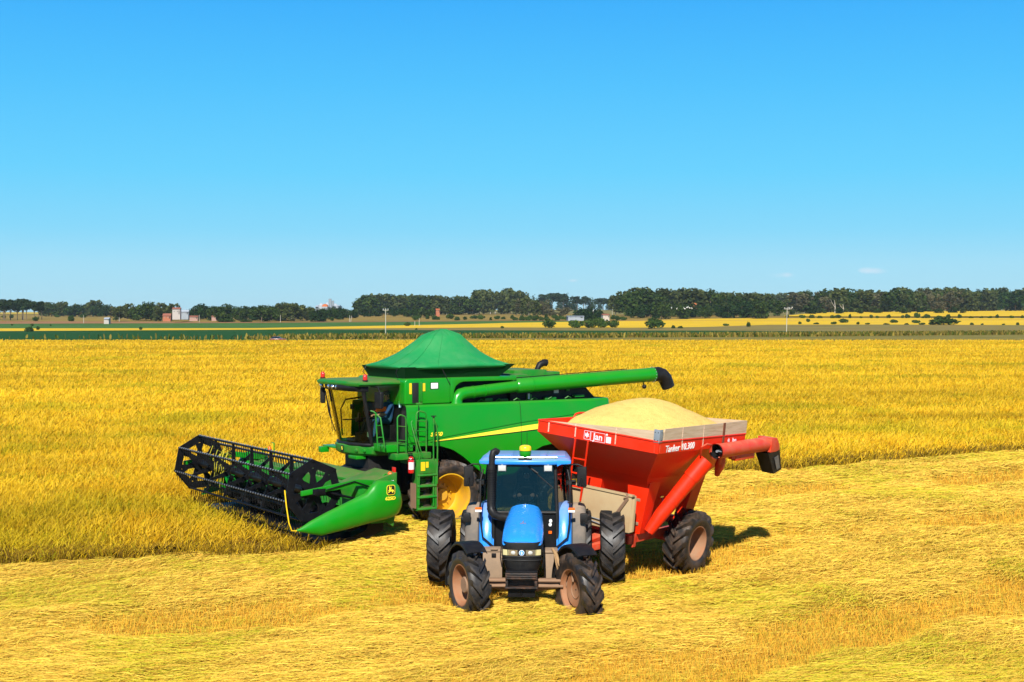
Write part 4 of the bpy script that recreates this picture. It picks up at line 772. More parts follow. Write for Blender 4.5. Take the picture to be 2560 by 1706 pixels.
for s_ in (-1,1):
    FW=(2.78,-1.10,.44) if s_<0 else (3.02,1.16,.40)
    wheel(FW,.71 if s_<0 else .76,.44,.42,13,.08,M['mudrub'] if s_>0 else M['rubber'],M['rimclay'],tr,dish=.28,side=s_,rz=STR,skew=.42,thick=.045,hubmat=M['clay'],hubr=.42,hubout=.16,nb=8,spin=.15)
    fd=MB(); secs=[]
    for t_ in np.linspace(R(58),R(192),15):
        rr_=.83+.04*max(0,math.cos(2*(t_-R(100)))); row=[]
        for y_,dr in ((-.23,-.05),(-.21,-.01),(-.12,.0),(.12,.0),(.21,-.01),(.23,-.05)): row.append((rr_+dr,y_))
        row+=[(rr2-.018,y2*.97) for rr2,y2 in row[::-1]]
        secs.append([(r_*math.cos(t_),y_,r_*math.sin(t_)) for r_,y_ in row])
    fd.loft(secs); fo=fd.build('front_fender',M['black'],tr,smooth=50); fo.location=(FW[0]-.05,FW[1],.46); fo.rotation_euler=(0,0,STR)
    fb=MB(); fb.tube([(0,-s_*.12,.1),(-.15,-s_*.12,.62),(-.1,0,.78)],.02,6); fbo=fb.build('fender_bracket',M['clay'],tr); fbo.location=(FW[0]-.05,FW[1],.46); fbo.rotation_euler=(0,0,STR)
    for lc,tm in ((1.215,M['rubber']),(1.93,M['rubber'])):
        wheel((0,s_*lc,.80),.815,.50 if lc<1.5 else .555,.47,15,.08,tm,M['rimclay'],tr,dish=.20,side=s_,skew=.34,thick=.05,hubmat=M['clay'],hubr=.4,hubout=.05,spin=.1*lc)
    # rear mudguards: blue inside, dusty grey flare outside
    fd=MB(); secs=[]
    for t_ in np.linspace(R(150),R(0),26):
        rr_=.99+.10*math.exp(-((t_-R(62))/.5)**2); row=[(rr_-.03,.70),(rr_,.74),(rr_+.01,.90),(rr_-.02,.985),(rr_-.07,1.02)]
        row+=[(r_-.02,y_) for r_,y_ in row[::-1]]; secs.append([(r_*math.cos(t_),s_*y_,.80+r_*math.sin(t_)) for r_,y_ in row])
    fd.loft(secs); fd.prism([(.98,.82),(1.0,.95),(.92,1.3),(.75,1.62),(.4,1.85),(.2,1.8),(.1,1.0)],s_*.69,s_*.72); fd.build('rear_fender',M['bluedust'],tr,smooth=45)
    fd=MB(); secs=[]
    for t_ in np.linspace(R(140),R(12),24):
        rr_=.965+.08*math.exp(-((t_-R(62))/.5)**2); row=[(rr_-.06,1.02),(rr_-.005,1.05),(rr_,1.2),(rr_-.03,1.30),(rr_-.10,1.34)]
        row+=[(r_-.02,y_) for r_,y_ in row[::-1]]; secs.append([(r_*math.cos(t_),s_*y_,.80+r_*math.sin(t_)) for r_,y_ in row])
    fd.loft(secs); fd.build('fender_flare',M['claytank'] if False else paint('dusty_grey_rubber',(.13,.115,.10),.8,.5,(.32,.24,.17),.2,dust=.9),tr,smooth=45)
    b=MB(); b.box((.86,s_*1.29,1.56),(.10,.17,.21)); b.build('rear_lamp_housing',M['black'],tr,bevel=.03)
    b=MB(); b.box((1.05,s_*1.02,1.735),(.05,.145,.05)); il=b.build('indicator_lamp',M['white'],tr,bevel=.008); b=MB(); b.box((1.055,s_*1.02,1.785),(.05,.145,.052)); b.build('amber_lens',M['orange'],il,bevel=.008)
    b=MB(); b.tube([(.80,s_*.93,2.62),(.93,s_*.985,2.38),(.97,s_*.985,2.0),(1.0,s_*.97,1.45),(1.03,s_*.93,1.15),(1.03,s_*.70,.95)],.021,8); b.build('grab_rail',M['black'],tr,smooth=60)
    b=MB(); b.box((.92,s_*1.245,2.475),(.075,.215,.45),Matrix.Rotation(R(-6*s_),3,'Z')); mo=b.build('side_mirror',M['black'],tr,bevel=.035,seg=3)
    b=MB(); b.tube([(.965,s_*1.245,2.30),(.975,s_*1.235,2.46)],.022,6); b.tube([(.962,s_*1.17,2.29),(.97,s_*1.235,2.44),(.962,s_*1.32,2.29)],.010,5); b.build('mirror_back_rib',M['black'],mo)
    b=MB(); b.tube([(.92,s_*1.26,2.70),(.92,s_*1.16,2.745),(.90,s_*1.02,2.74),(.90,s_*.985,2.68),(.90,s_*.985,2.36)],.017,8); b.box((.90,s_*.965,2.35),(.10,.12,.09)); b.build('mirror_arm',M['black'],tr,smooth=50)
    b=MB(); b.box((.30,s_*1.0,2.28),(.1,.24,.12)); b.build('side_bracket',M['black'],tr,bevel=.03)
# cab
p=MB()
for s_ in (-1,1):
    p.tube([(.93,s_*.70,.90),(.90,s_*.70,1.65),(.76,s_*.655,2.76)],.045,8); p.tube([(-.75,s_*.86,1.4),(-.72,s_*.84,2.76)],.06,8); p.tube([(.05,s_*.93,1.35),(.10,s_*.935,1.9),(.10,s_*.90,2.45),(.0,s_*.86,2.74)],.03,8)
    p.tube([(.92,s_*.72,1.0),(.6,s_*.88,1.02),(.1,s_*.94,1.3)],.035,8)
p.tube([(.89,-.70,1.68),(.90,.70,1.68)],.04,8); p.tube([(.77,-.66,2.73),(.77,.66,2.73)],.06,8); p.bb(-.75,.74,-.85,.85,2.72,2.79); p.build('cab_frame',M['black'],tr,smooth=50)
p=MB(); p.prism([(-.70,.90),(.70,.90),(.70,1.66),(-.70,1.66)],.86,.90,'x'); p.prism([(.90,.9),(.90,1.0),(.05,1.35),(-.7,1.4),(-.7,.9)],.66,.70); p.prism([(.90,.9),(.90,1.0),(.05,1.35),(-.7,1.4),(-.7,.9)],-.70,-.66); p.bb(-.75,.86,-.68,.68,.92,.98); p.build('cab_front_panel',M['blackm'],tr)
p=MB(); p.add([(.905,-.68,1.70),(.905,.68,1.70),(.785,.635,2.70),(.785,-.635,2.70)],[(0,1,2,3)]); p.build('windshield',M['glassb'],tr,smooth=0)
for s_ in (-1,1):
    p=MB(); p.add([(.89,s_*.71,1.02),(.10,s_*.935,1.32),(.02,s_*.865,2.72),(.77,s_*.67,2.72)],[(0,1,2,3)]); p.build('cab_door_glass',M['glassb'],tr,smooth=0)
    p=MB(); p.add([(.05,s_*.935,1.35),(-.74,s_*.86,1.4),(-.70,s_*.84,2.72),(.02,s_*.865,2.72)],[(0,1,2,3)]); p.build('rear_side_glass',M['glassb'],tr,smooth=0)
p=MB(); p.add([(-.75,-.84,1.4),(-.75,.84,1.4),(-.72,.82,2.72),(-.72,-.82,2.72)],[(0,1,2,3)]); p.build('rear_window',M['glassb'],tr,smooth=0)
r=MB(); rfp=[(-.85,-.92),(-.85,.92),(.2,1.0),(.80,1.0),(.93,.93),(.97,.70),(1.0,.62),(1.0,-.62),(.97,-.70),(.93,-.93),(.80,-1.0),(.2,-1.0)]
r.loft([[(x*.98,y_*.99,2.735) for x,y_ in rfp],[(x,y_,2.76) for x,y_ in rfp],[(x,y_,2.82) for x,y_ in rfp],[(x*.97-.01,y_*.97,2.86) for x,y_ in rfp],[(x*.90-.03,y_*.90,2.885) for x,y_ in rfp]])
for s_ in (-1,1): r.prism([(s_*.70,2.70),(s_*.80,2.75),(s_*1.0,2.76),(s_*1.01,2.83),(s_*.70,2.84)],.70,.985,'x')
r.build('cab_roof',M['bluedust'],tr,smooth=45,bevel=.012)
r=MB()
for l0,l1 in ((-.88,-.70),(-.66,-.30),(.32,.46),(.50,.88)): r.bb(-.5,.62,l0,l1,2.87,2.905)
r.build('roof_panel',M['bluedust'],tr,bevel=.012)
r=MB(); r.bb(.86,.965,-.66,.66,2.815,2.845); r.build('roof_ledge',M['white'],tr,bevel=.01)
r=MB(); r.cyl((.93,-.70,2.895),(.93,.70,2.895),.020,8); r.build('dome_rail',M['green'],tr)
r=MB(); r.bb(.72,.98,-.15,.15,2.83,2.89); r.build('dome_mount',M['black'],tr,bevel=.01)
r=MB(); r.lathe([(2.885,.085),(2.90,.105),(2.95,.128),(3.0,.132),(3.03,.130),(3.035,.118),(3.035,.01)],(.85,0,0),'z',28); dm=r.build('receiver_dome',M['green'],tr,smooth=45)
r=MB(); r.lathe([(3.04,.120),(3.042,.133),(3.10,.133),(3.135,.120),(3.155,.085),(3.162,.04),(3.163,.001)],(.85,0,0),'z',28); r.build('dome_cap',M['yellow'],dm,smooth=50)
r=MB(); r.tube([(.6,.03,2.88),(.6,.03,3.42)],.006,5); r.build('aerial',M['black'],tr)
r=MB(); r.tube([(.90,-.70,2.95),(.92,-.62,2.90),(.9,-.5,2.885),(.86,-.2,2.89)],.012,5); r.tube([(.90,-.68,2.88),(.90,-.66,3.02)],.006,5); r.build('roof_cable',M['black'],tr)
for s_ in (-1,1):
    r=MB(); r.box((.99,s_*.505,2.665),(.07,.165,.115)); wl_=r.build('work_light',M['lens'],tr,bevel=.012); r=MB(); r.box((.975,s_*.505,2.66),(.06,.18,.135)); r.tube([(.98,s_*.505,2.70),(.98,s_*.505,2.76)],.02,6); r.build('lamp_housing',M['steel'],wl_,bevel=.012)
x=MB(); x.tube([(.90,-.60,3.0),(.94,-.66,3.04),(.97,-.70,3.02),(.98,-.725,2.92),(.98,-.735,2.70)],.070,14); x.tube([(.98,-.735,2.72),(.985,-.745,2.3),(.99,-.75,1.85),(1.02,-.74,1.74),(1.10,-.66,1.65),(1.18,-.52,1.615),(1.25,-.30,1.61)],.090,16); x.build('intake_stack',M['black'],tr,smooth=60)
x=MB()
for z_ in np.linspace(1.9,2.62,15): x.cyl((.985,-.742,z_),(.985,-.742,z_+.018),.095,16)
for t_ in (1.75,2.55): x.cyl((.985,-.745,t_),(.985,-.745,t_+.03),.097,16)
x.build('stack_clamp',M['blackm'],tr)
x=MB(); x.tube([(.83,.05,2.70),(.87,.38,2.42),(.90,.62,2.22)],.012,6); x.tube([(.84,.06,2.69),(.88,.28,2.54)],.02,6); x.build('wiper',M['black'],tr)
# things in the cab
x=MB(); x.bb(.35,.86,-.5,.5,1.2,1.62); x.tube([(.6,.0,1.5),(.46,.0,1.98)],.05,8)
ring=[(.45+.07*math.sin(a_),.21*math.cos(a_),2.02+.18*math.sin(a_)) for a_ in np.linspace(0,2*math.pi,25)]; x.tube(ring,.018,6); x.build('steering_wheel',M['black'],tr)
x=MB(); x.box((-.1,0,1.62),(.5,.5,.14)); x.box((-.34,0,2.0),(.13,.48,.75)); x.bb(-.4,.2,-.3,.3,1.0,1.56); x.build('driver_seat',M['black'],tr,bevel=.04)
x=MB(); x.box((.15,.40,1.72),(.7,.16,.3)); x.box((.40,.42,1.98),(.05,.12,.20)); x.tube([(.3,.30,1.8),(.34,.28,2.02)],.02,6); x.build('control_console',M['black'],tr,bevel=.02)
for l_,z_ in ((.64,1.50),(.63,1.42)):
    x=MB(); x.sphere((.925,l_-.08,z_),.035,8,6,(.2,1,1.2)); x.build('white_sticker',M['white'],tr)
x=MB(); x.box((.915,.55,1.25),(.012,.07,.06)); x.build('orange_sticker',M['orange'],tr)
# side boxes, steps
x=MB(); x.bb(1.05,1.45,-.90,-.48,.30,.92); x.bb(1.03,1.47,-.92,-.46,.90,.955); tb=x.build('tool_box',M['claytank'],tr,bevel=.02); x=MB(); x.box((1.465,-.66,.83),(.02,.10,.09)); x.build('latch',M['black'],tb,bevel=.01)
x=MB(); x.tube([(1.48,-.72,.955),(1.50,-.72,.965),(1.50,-.58,.965),(1.48,-.58,.955)],.012,6); x.build('box_handle',M['claytank'],tr)
x=MB(); x.bb(1.0,1.42,.42,.64,.25,.90); x.bb(.95,1.45,.40,.72,.88,.93); x.build('fuel_tank',M['claytank'],tr,bevel=.02)
x=MB(); x.tube([(2.72,-.43,1.28),(2.74,-.45,1.0),(2.74,-.42,.80)],.012,6); x.tube([(2.72,.43,1.28),(2.74,.45,1.0),(2.74,.42,.80)],.012,6); x.build('side_stay',M['black'],tr)
x=MB(); x.bb(-1.1,-.3,-.5,.5,.5,.9); x.cyl((0,-1.9,.8),(0,1.9,.8),.09,12); x.bb(-1.7,-.9,-.06,.06,.48,.54); x.build('rear_axle',M['dark'],tr,bevel=.02)
x=MB(); x.tube([(2.62,.62,1.18),(2.60,.70,1.05),(2.66,.76,.86),(2.70,.84,.70)],[.03,.045,.03,.02],7); x.tube([(2.6,.66,1.1),(2.66,.70,.9),(2.6,.74,.72)],.02,5); hy=x.build('tangled_straw',paint('straw_wad',(.38,.24,.12),.9,.5,(.25,.15,.08),.1,scale=20,bump=.6),None,smooth=60)
hy.matrix_world=tr.matrix_basis.copy(); tag(hy,'wad of muddy straw hanging by the front wheel of the blue tractor','straw wad')

q=MB(); rs_=random.Random(4)
for k_ in range(16):
    l_=-1.75+rs_.uniform(-.22,.22)*(1 if k_<11 else 5); x_,z_=5.28+rs_.uniform(-.1,.1),2.12+rs_.uniform(-.15,.2); ln_=rs_.uniform(.35,.95)
    q.tube([(x_-.2,l_-.1,z_-.05),(x_,l_,z_+.06),(x_+.10,l_+.05,z_-.2*ln_),(x_+.10+rs_.uniform(-.1,.1),l_+rs_.uniform(-.15,.15),z_-ln_)],[.012,.012,.011,.006],4)
hw=q.build('tangled_stalks',paint('green_gold_stalks',(.42,.36,.03),.8,.5,(.22,.30,.03),.1,scale=9),None,smooth=60); hw.matrix_world=Matrix.Translation((-2.68,41.1,0))@Matrix.Rotation(R(32)+math.pi,4,'Z'); tag(hw,'yellow green stalks caught on the reel of the green harvester','stalks')

# ------------------------------------------------------------------ grain cart
ct=empty('grain_cart'); place(ct,3.192,34.373,53,0,6)
tag(ct,'red grain cart with raised board sides, heaped with rice behind the blue tractor','grain cart')
F0,F1,WR=2.60,-1.45,1.63
def zt(f): return lerp(3.35,3.44,(f-F1)/(F0-F1))
h=MB()
def shell(off,zoff=0):
    o=off
    return [[(F0-o,-WR+o,zt(F0)+zoff),(F0-o,WR-o,zt(F0)+zoff),(F1+o,WR-o,zt(F1)+zoff),(F1+o,-WR+o,zt(F1)+zoff)],[(F0-o,-WR+o,zt(F0)-.27),(F0-o,WR-o,zt(F0)-.27),(F1+o,WR-o,zt(F1)-.27),(F1+o,-WR+o,zt(F1)-.27)],
     [(1.88-o,-1.0+o,2.45),(1.88-o,1.0-o,2.45),(-.8+o,1.0-o,2.33),(-.8+o,-1.0+o,2.33)],[(.85-o,-.42+o,1.22),(.85-o,.42-o,1.22),(.1+o,.42-o,1.22),(.1+o,-.42+o,1.22)]]
h.loft(shell(0),cap=False); h.loft(shell(.03),cap=False); hop=h.build('hopper',M['red'],ct,smooth=0,weld=True)
h=MB(); 
for a_,b_ in (((F0,-WR),(F0,WR)),((F0,WR),(F1,WR)),((F1,WR),(F1,-WR)),((F1,-WR),(F0,-WR))): h.tube([(a_[0],a_[1],zt(a_[0])),(b_[0],b_[1],zt(b_[0]))],.022,6)
h.build('hopper_rim',M['red'],ct)
B=M['wood']
h=MB(); h.prism([(-1.34,zt(F0)+.02),(WR,zt(F0)+.02),(WR,zt(F0)+.235)],F0+.004,F0-.026,'x'); h.build('front_board',B,ct,smooth=0)
h=MB(); h.prism([(2.40,zt(2.4)+.02),(F1-.02,zt(F1)+.02),(F1-.02,zt(F1)+.32),(2.36,zt(2.4)+.27),(2.38,zt(2.4)+.22)],WR+.004,WR-.026); h.prism([(F0-.02,zt(2.4)+.02),(2.42,zt(2.4)+.02),(2.40,zt(2.4)+.2),(F0-.02,zt(2.4)+.235)],WR+.002,WR-.022); h.build('side_board',B,ct,smooth=0)
h=MB(); h.prism([(-1.0,zt(F1)+.05),(WR,zt(F1)+.02),(WR,zt(F1)+.32),(-.8,zt(F1)+.12)],F1-.02,F1+.01,'x'); h.build('rear_board',B,ct,smooth=0)
h=MB(); h.box((F0+.008,WR-.055,zt(F0)+.12),(.012,.15,.29)); h.box((F0-.06,WR+.009,zt(F0)+.12),(.15,.012,.29)); cbk=h.build('corner_bracket',M['steel'],ct,bevel=.004)
h=MB()
for z_ in (.03,.2): 
    for d_ in (-.1,-.02): h.sphere((F0+.014,WR+d_,zt(F0)+z_),.012,6,4)
    h.sphere((F0-.08,WR+.015,zt(F0)+z_),.012,6,4)
h.build('bolt',M['dark'],cbk)
for f_ in (1.59,.63):
    h=MB(); h.box((f_,WR+.010,zt(f_)+.03),(.028,.010,.50)); h.build('board_strap',paint('flaking_strap',(.62,.50,.36),.7,.9,(.35,.05,.03),.2,scale=25),ct)
for l_ in (-1.32,-.57,.52):
    h=MB(); zz=zt(F0)+.235*max(0,(l_+1.34)/(WR+1.34)); h.box((F0+.010,l_,(zz+zt(F0)-.28)/2+.03),(.010,.028,zz-zt(F0)+.24)); h.build('board_strap',paint('flaking_strap',(.62,.50,.36),.7,.9,(.35,.05,.03),.2,scale=25),ct)
h=MB(); h.box((-.33,WR+.012,zt(-.33)+.06),(.10,.012,.50)); h.build('rusty_strap',paint('rusty_iron',(.16,.055,.03),.7,.5,(.28,.12,.06),.2,scale=8),ct)
for d_ in (-.09,.06): 
    h=MB(); h.box((F0+.006 if d_<0 else F0-.07,WR+d_ if d_<0 else WR+.006,zt(F0)-.17),(.012,.022,.17) if d_<0 else (.022,.012,.17)); h.build('slotted_bar',M['redworn'],ct)
# lettering
text('maker_name','Jan',.215,FX,FY,FZ,(F0+.006,.047,3.293),M['pink'],ct,bold=.004,sx=1.0)
def fframe(l0,l1,z0,z1,mat,nm):
    q=MB()
    for a_,b_,c_,d_ in ((l0,l1,z0,z0+.008),(l0,l1,z1-.008,z1),(l0,l0+.008,z0,z1),(l1-.008,l1,z0,z1)): q.box((F0+.005,(a_+b_)/2,(c_+d_)/2),(.006,b_-a_,d_-c_))
    q.build(nm,mat,ct,smooth=0)
fframe(-.33,-.16,3.20,3.40,M['pink'],'name_frame'); fframe(-.15,.24,3.19,3.40,M['pink'],'name_frame')
leaf_=[(-.06,-.02),(-.05,.05),(-.02,.02),(.0,.08),(.02,.03),(.06,.04),(.035,.0),(.065,-.03),(.02,-.03),(.0,-.07),(-.02,-.04)]
q=MB(); q.prism([(l_*.95-.245,z_+3.30) for l_,z_ in leaf_],F0+.004,F0+.010,'x'); q.build('maker_badge',M['pink'],ct,smooth=0)
q=MB(); q.box((F0+.006,.335,3.275),(.008,.13,.14)); q.sphere((F0+.005,.28,3.385),.026,10,6,(.3,1,1)); q.build('small_notice',M['paper'],ct,smooth=0)
text('cart_type','Tanker 10.300',.215,LX,LY,LZ,(1.66,WR+.006,3.245),M['white'],ct,shear=.18,bold=.002,sx=1.02)
text('maker_name','Jan',.16,LX,LY,LZ,(-.90,WR+.006,3.23),M['pink'],ct,bold=.003)
q=MB(); q.prism([(-.62-l_*.8,z_*.8+3.24) for l_,z_ in leaf_],WR+.003,WR+.009); q.build('maker_badge',M['pink'],ct,smooth=0)
# legs, frame, axle, wheels
for s_ in (1,-1):
    q=MB(); q.loft([[(1.66,s_*.34,2.30),(1.66,s_*.95,2.30),(1.15,s_*.95,2.42),(1.15,s_*.34,2.42)],[(1.62,s_*.47,1.09),(1.62,s_*.76,1.09),(1.30,s_*.76,1.09),(1.30,s_*.47,1.09)]]); q.build('support_leg',M['red'],ct,smooth=0,bevel=.008)
    q=MB(); q.loft([[(-.45,s_*.70,2.35),(-.45,s_*1.0,2.40),(-.85,s_*1.0,2.35),(-.85,s_*.70,2.32)],[(.15,s_*.70,1.05),(.15,s_*.92,1.05),(-.3,s_*.92,1.05),(-.3,s_*.70,1.05)]]); q.build('support_leg',M['red'],ct,smooth=0,bevel=.008)
q=MB()
for s_ in (1,-1): q.bb(-1.3,1.95,s_*.60-.07,s_*.60+.07,.88,1.07)
q.box((1.72,.69,.95),(.14,.05,.30)); q.bb(1.80,1.95,-.7,.7,.88,1.07); q.bb(-1.3,-1.15,-.7,.7,.88,1.07); q.cyl((0,-1.0,.80),(0,1.0,.80),.09,12); q.bb(-.12,.12,-.7,.7,.72,.92)
q.loft([[(1.9,-.14,.86),(1.9,.14,.86),(1.9,.14,1.04),(1.9,-.14,1.04)],[(3.9,-.08,.66),(3.9,.08,.66),(3.9,.08,.80),(3.9,-.08,.80)]]); q.loft([[(1.9,.45,.9),(1.9,.62,.9),(1.9,.62,1.05),(1.9,.45,1.05)],[(3.2,.08,.72),(3.2,.18,.72),(3.2,.18,.85),(3.2,.08,.85)]])
q.build('chassis',M['redworn'],ct,bevel=.008)
for s_ in (1,-1): wheel((0,s_*1.15,.80),.76,.58,.40,14,.09,M['mudrub'],M['rimclay'],ct,dish=.34,side=s_,skew=.42,thick=.055,hubr=.3,hubout=.05,spin=.1)
q=MB(); q.bb(1.2,1.60,.78,.80,1.3,2.25) if False else q.prism([(1.25,1.10),(1.25,2.28),(.3,2.28),(.1,1.10)],.30,.46); q.build('recess_shade',M['dark'],ct)  # solid dark slab painted in for the shade under the hopper
q=MB(); q.tube([(.98,.86,1.95),(.95,.90,1.86),(.97,.92,1.78)],.02,6); q.box((1.0,.9,1.93),(.13,.03,.03)); q.build('gate_lever',M['chrome'],ct)
# open feed box with its tied rope at the front
q=MB(); q.prism([(-1.25,1.22),(.9,1.24),(.9,2.06),(-1.25,2.06)],2.30,2.335,'x'); q.bb(2.12,2.30,.875,.90,1.24,2.06); q.bb(2.12,2.30,-1.25,-1.22,1.24,2.06); q.bb(2.10,2.12,-1.25,.9,1.24,2.0); q.bb(2.12,2.3,-1.22,.875,1.22,1.26); q.prism([(-1.27,2.06),(.93,2.06),(.93,2.10),(-1.27,2.10)],2.24,2.36,'x'); q.build('feed_box',paint('dirty_beige_sheet',(.42,.31,.17),.6,.4,(.34,.16,.07),.3,scale=2.2),ct,bevel=.004)
q=MB()
for d_ in (0,.03,.06): q.tube([(2.36,.80+d_*.3,2.12),(2.365,.78+d_,2.0),(2.37,.60+d_,1.72),(2.37,.42+d_,1.45)],.012,6)
q.tube([(2.36,.72,2.0),(2.38,.78,2.02),(2.36,.84,2.06),(2.35,.76,2.12)],.016,6); q.build('tied_rope',M['clay'],ct)
q=MB(); q.tube([(2.37,-.1,1.42),(2.38,.3,1.40),(2.37,.6,1.44)],.012,6); q.tube([(2.37,-.1,1.34),(2.38,.3,1.30),(2.37,.6,1.36)],.012,6); q.build('tie_wire',M['steel'],ct)
for z_ in (1.88,1.33): 
    q=MB(); q.box((1.64,.62,z_),(.03,.20,.07)); q.build('side_hinge',M['clay'],ct,bevel=.006)
# ladder on the front, hand rail on the far rim
q=MB(); P0,P1=Vector((2.66,-.52,3.18)),Vector((2.34,-.80,1.72)); D0,D1=Vector((2.66,-.17,3.18)),Vector((2.34,-.45,1.72))
q.tube([P0,P1],.024,8); q.tube([D0,D1],.024,8)
for t_ in (.32,.56,.78): q.tube([P0.lerp(P1,t_),D0.lerp(D1,t_)],.02,8)
q.build('ladder',M['red'],ct)
q=MB(); q.tube([(1.33,-1.5,2.9),(1.33,-1.5,3.47),(1.28,-1.5,3.52),(1.15,-1.5,3.54),(-.5,-1.5,3.48),(-.6,-1.5,3.44),(-.62,-1.5,3.0)],.026,8); q.build('rim_rail',M['red'],ct,smooth=60)
# unloading auger: lower tube up the left side, upper tube folded back
q=MB(); q.tube([(1.45,.90,1.15),(1.26,1.07,1.56),(.80,1.50,2.44)],[.12,.165,.185],20); q.tube([(.80,1.50,2.44),(.55,1.72,2.88)],[.20,.205],20,cap=False); q.tube([(.80,1.50,2.44),(.55,1.72,2.88)],[.175,.18],20,cap=False)
for a_ in (.35,.62): 
    c_=Vector((1.26,1.07,1.56)).lerp(Vector((.80,1.50,2.44)),a_); d_=Vector((-.46,.43,.88)).normalized(); q.tube([c_,c_+d_*.02],.186,20)
q.build('lower_auger_tube',M['red'],ct,smooth=50)
q=MB(); q.tube([(.30,1.82,3.08),(-2.2,1.82,3.08)],.175,22,cap=False); q.tube([(.30,1.82,3.08),(.22,1.82,3.08)],.188,22,cap=False); q.tube([(-.05,1.82,2.98),(-.08,1.78,2.85),(-.12,1.72,2.70),(-.25,1.6,2.45)],[.06,.10,.12,.06],10); q.tube([(.1,1.84,2.93),(-.15,1.7,2.62),(-.5,1.5,2.42)],.05,8); q.build('upper_auger_tube',M['redworn'],ct,smooth=50)
q=MB(); q.tube([(.295,1.82,3.08),(-2.0,1.82,3.08)],.160,22); q.f=[f_ for f_ in q.f if len(f_)==4]; q.build('tube_shade_sleeve',M['dark'],ct,smooth=50)  # added dark sleeve, paints the shade inside the open tube
q=MB(); q.cyl((.27,1.82,3.08),(-1.9,1.82,3.08),.03,10)
for k_ in range(60):
    a0_,a1_=k_*.5,(k_+1)*.5; f0_,f1_=.24-k_*.03,.17-(k_+1)*.03; PP=lambda r_,a_,f_:(f_,1.82+r_*math.cos(a_),3.08+r_*math.sin(a_)); q.add([PP(.03,a0_,f0_),PP(.145,a0_,f0_),PP(.145,a1_,f1_),PP(.03,a1_,f1_)],[(0,1,2,3)])
q.build('auger_screw',M['steel'],ct,weld=False)
q=MB(); q.tube([(.62,1.62,2.93),(.80,1.70,3.0),(.90,1.76,3.22),(.72,1.79,3.28),(.50,1.79,3.25),(.45,1.77,3.08)],.022,6); q.build('hinge_bracket',M['redworn'],ct,smooth=50)
q=MB(); q.bb(-1.5,-.55,1.78,1.90,2.80,2.93); q.box((-.5,1.84,2.90),(.25,.1,.1)); q.build('tube_saddle',M['redworn'],ct,bevel=.01)
q=MB(); q.loft([[(-2.12,1.63,2.90),(-2.12,2.01,2.90),(-2.12,2.01,3.26),(-2.12,1.63,3.26)],[(-2.42,1.63,2.90),(-2.42,2.01,2.90),(-2.42,2.01,3.24),(-2.42,1.63,3.24)],[(-2.62,1.64,2.93),(-2.62,2.0,2.93),(-2.62,2.0,3.02),(-2.62,1.64,3.02)]]); q.build('spout_hood',M['redworn'],ct,bevel=.01)
q=MB(); q.loft([[(-2.02,1.64,2.88),(-2.02,2.0,2.88),(-2.62,2.0,2.97),(-2.62,1.64,2.97)],[(-2.46,1.66,2.34),(-2.46,1.98,2.34),(-2.86,1.98,2.42),(-2.86,1.66,2.42)]],cap=False); q.loft([[(-2.05,1.66,2.88),(-2.05,1.98,2.88),(-2.60,1.98,2.97),(-2.60,1.66,2.97)],[(-2.48,1.68,2.34),(-2.48,1.96,2.34),(-2.84,1.96,2.42),(-2.84,1.68,2.42)]],cap=False); q.build('rubber_spout',M['black'],ct,smooth=0)
q=MB(); q.prism([(-2.35,2.75),(-2.55,2.80),(-2.70,2.48),(-2.55,2.44)],2.005,2.015); q.build('spout_flap',paint('grey_rubber',(.10,.095,.085),.6,.4),ct)
q=MB(); q.prism([(1.20,1.80),(1.12,1.86),(1.02,1.84),(1.06,1.82),(1.0,1.79),(1.10,1.79)],1.285,1.292); so_=q.build('warning_sticker',M['white'],ct,smooth=0)
# heap of rice in the cart
n=70; U=np.linspace(F1+.03,F0-.03,n); V_=np.linspace(-WR+.03,WR-.03,n); UU,VV=np.meshgrid(U,V_,indexing='ij')
rx=(UU-.45)/2.35; ry=(VV+.05)/1.75; rr_=np.sqrt(rx**2+ry**2)
base=np.where(VV>-1.0,3.50,3.42)-.15*sstep(-.9,-1.6,VV)-.10*sstep(2.0,2.6,UU)-.05*sstep(-.8,-1.4,UU)
cone=np.clip(1.16-1.16*rr_,0,1.2); HZ=base+.60*(cone-np.log1p(np.exp((cone-.93)*14))/14)+.05*(fbm(UU*2.2,VV*2.2,2)-.5)
i_=np.arange(n*n).reshape(n,n)
gh=np_mesh('grain_heap',np.stack([UU,VV,HZ],-1).reshape(-1,3),np.stack([i_[:-1,:-1],i_[1:,:-1],i_[1:,1:],i_[:-1,1:]],-1).reshape(-1,4),M['grain'],smooth=True)
gh.matrix_world=Matrix.Translation(ct.location)@ct.rotation_euler.to_matrix().to_4x4(); tag(gh,'pale golden heap of threshed rice filling the red grain cart','grain heap')

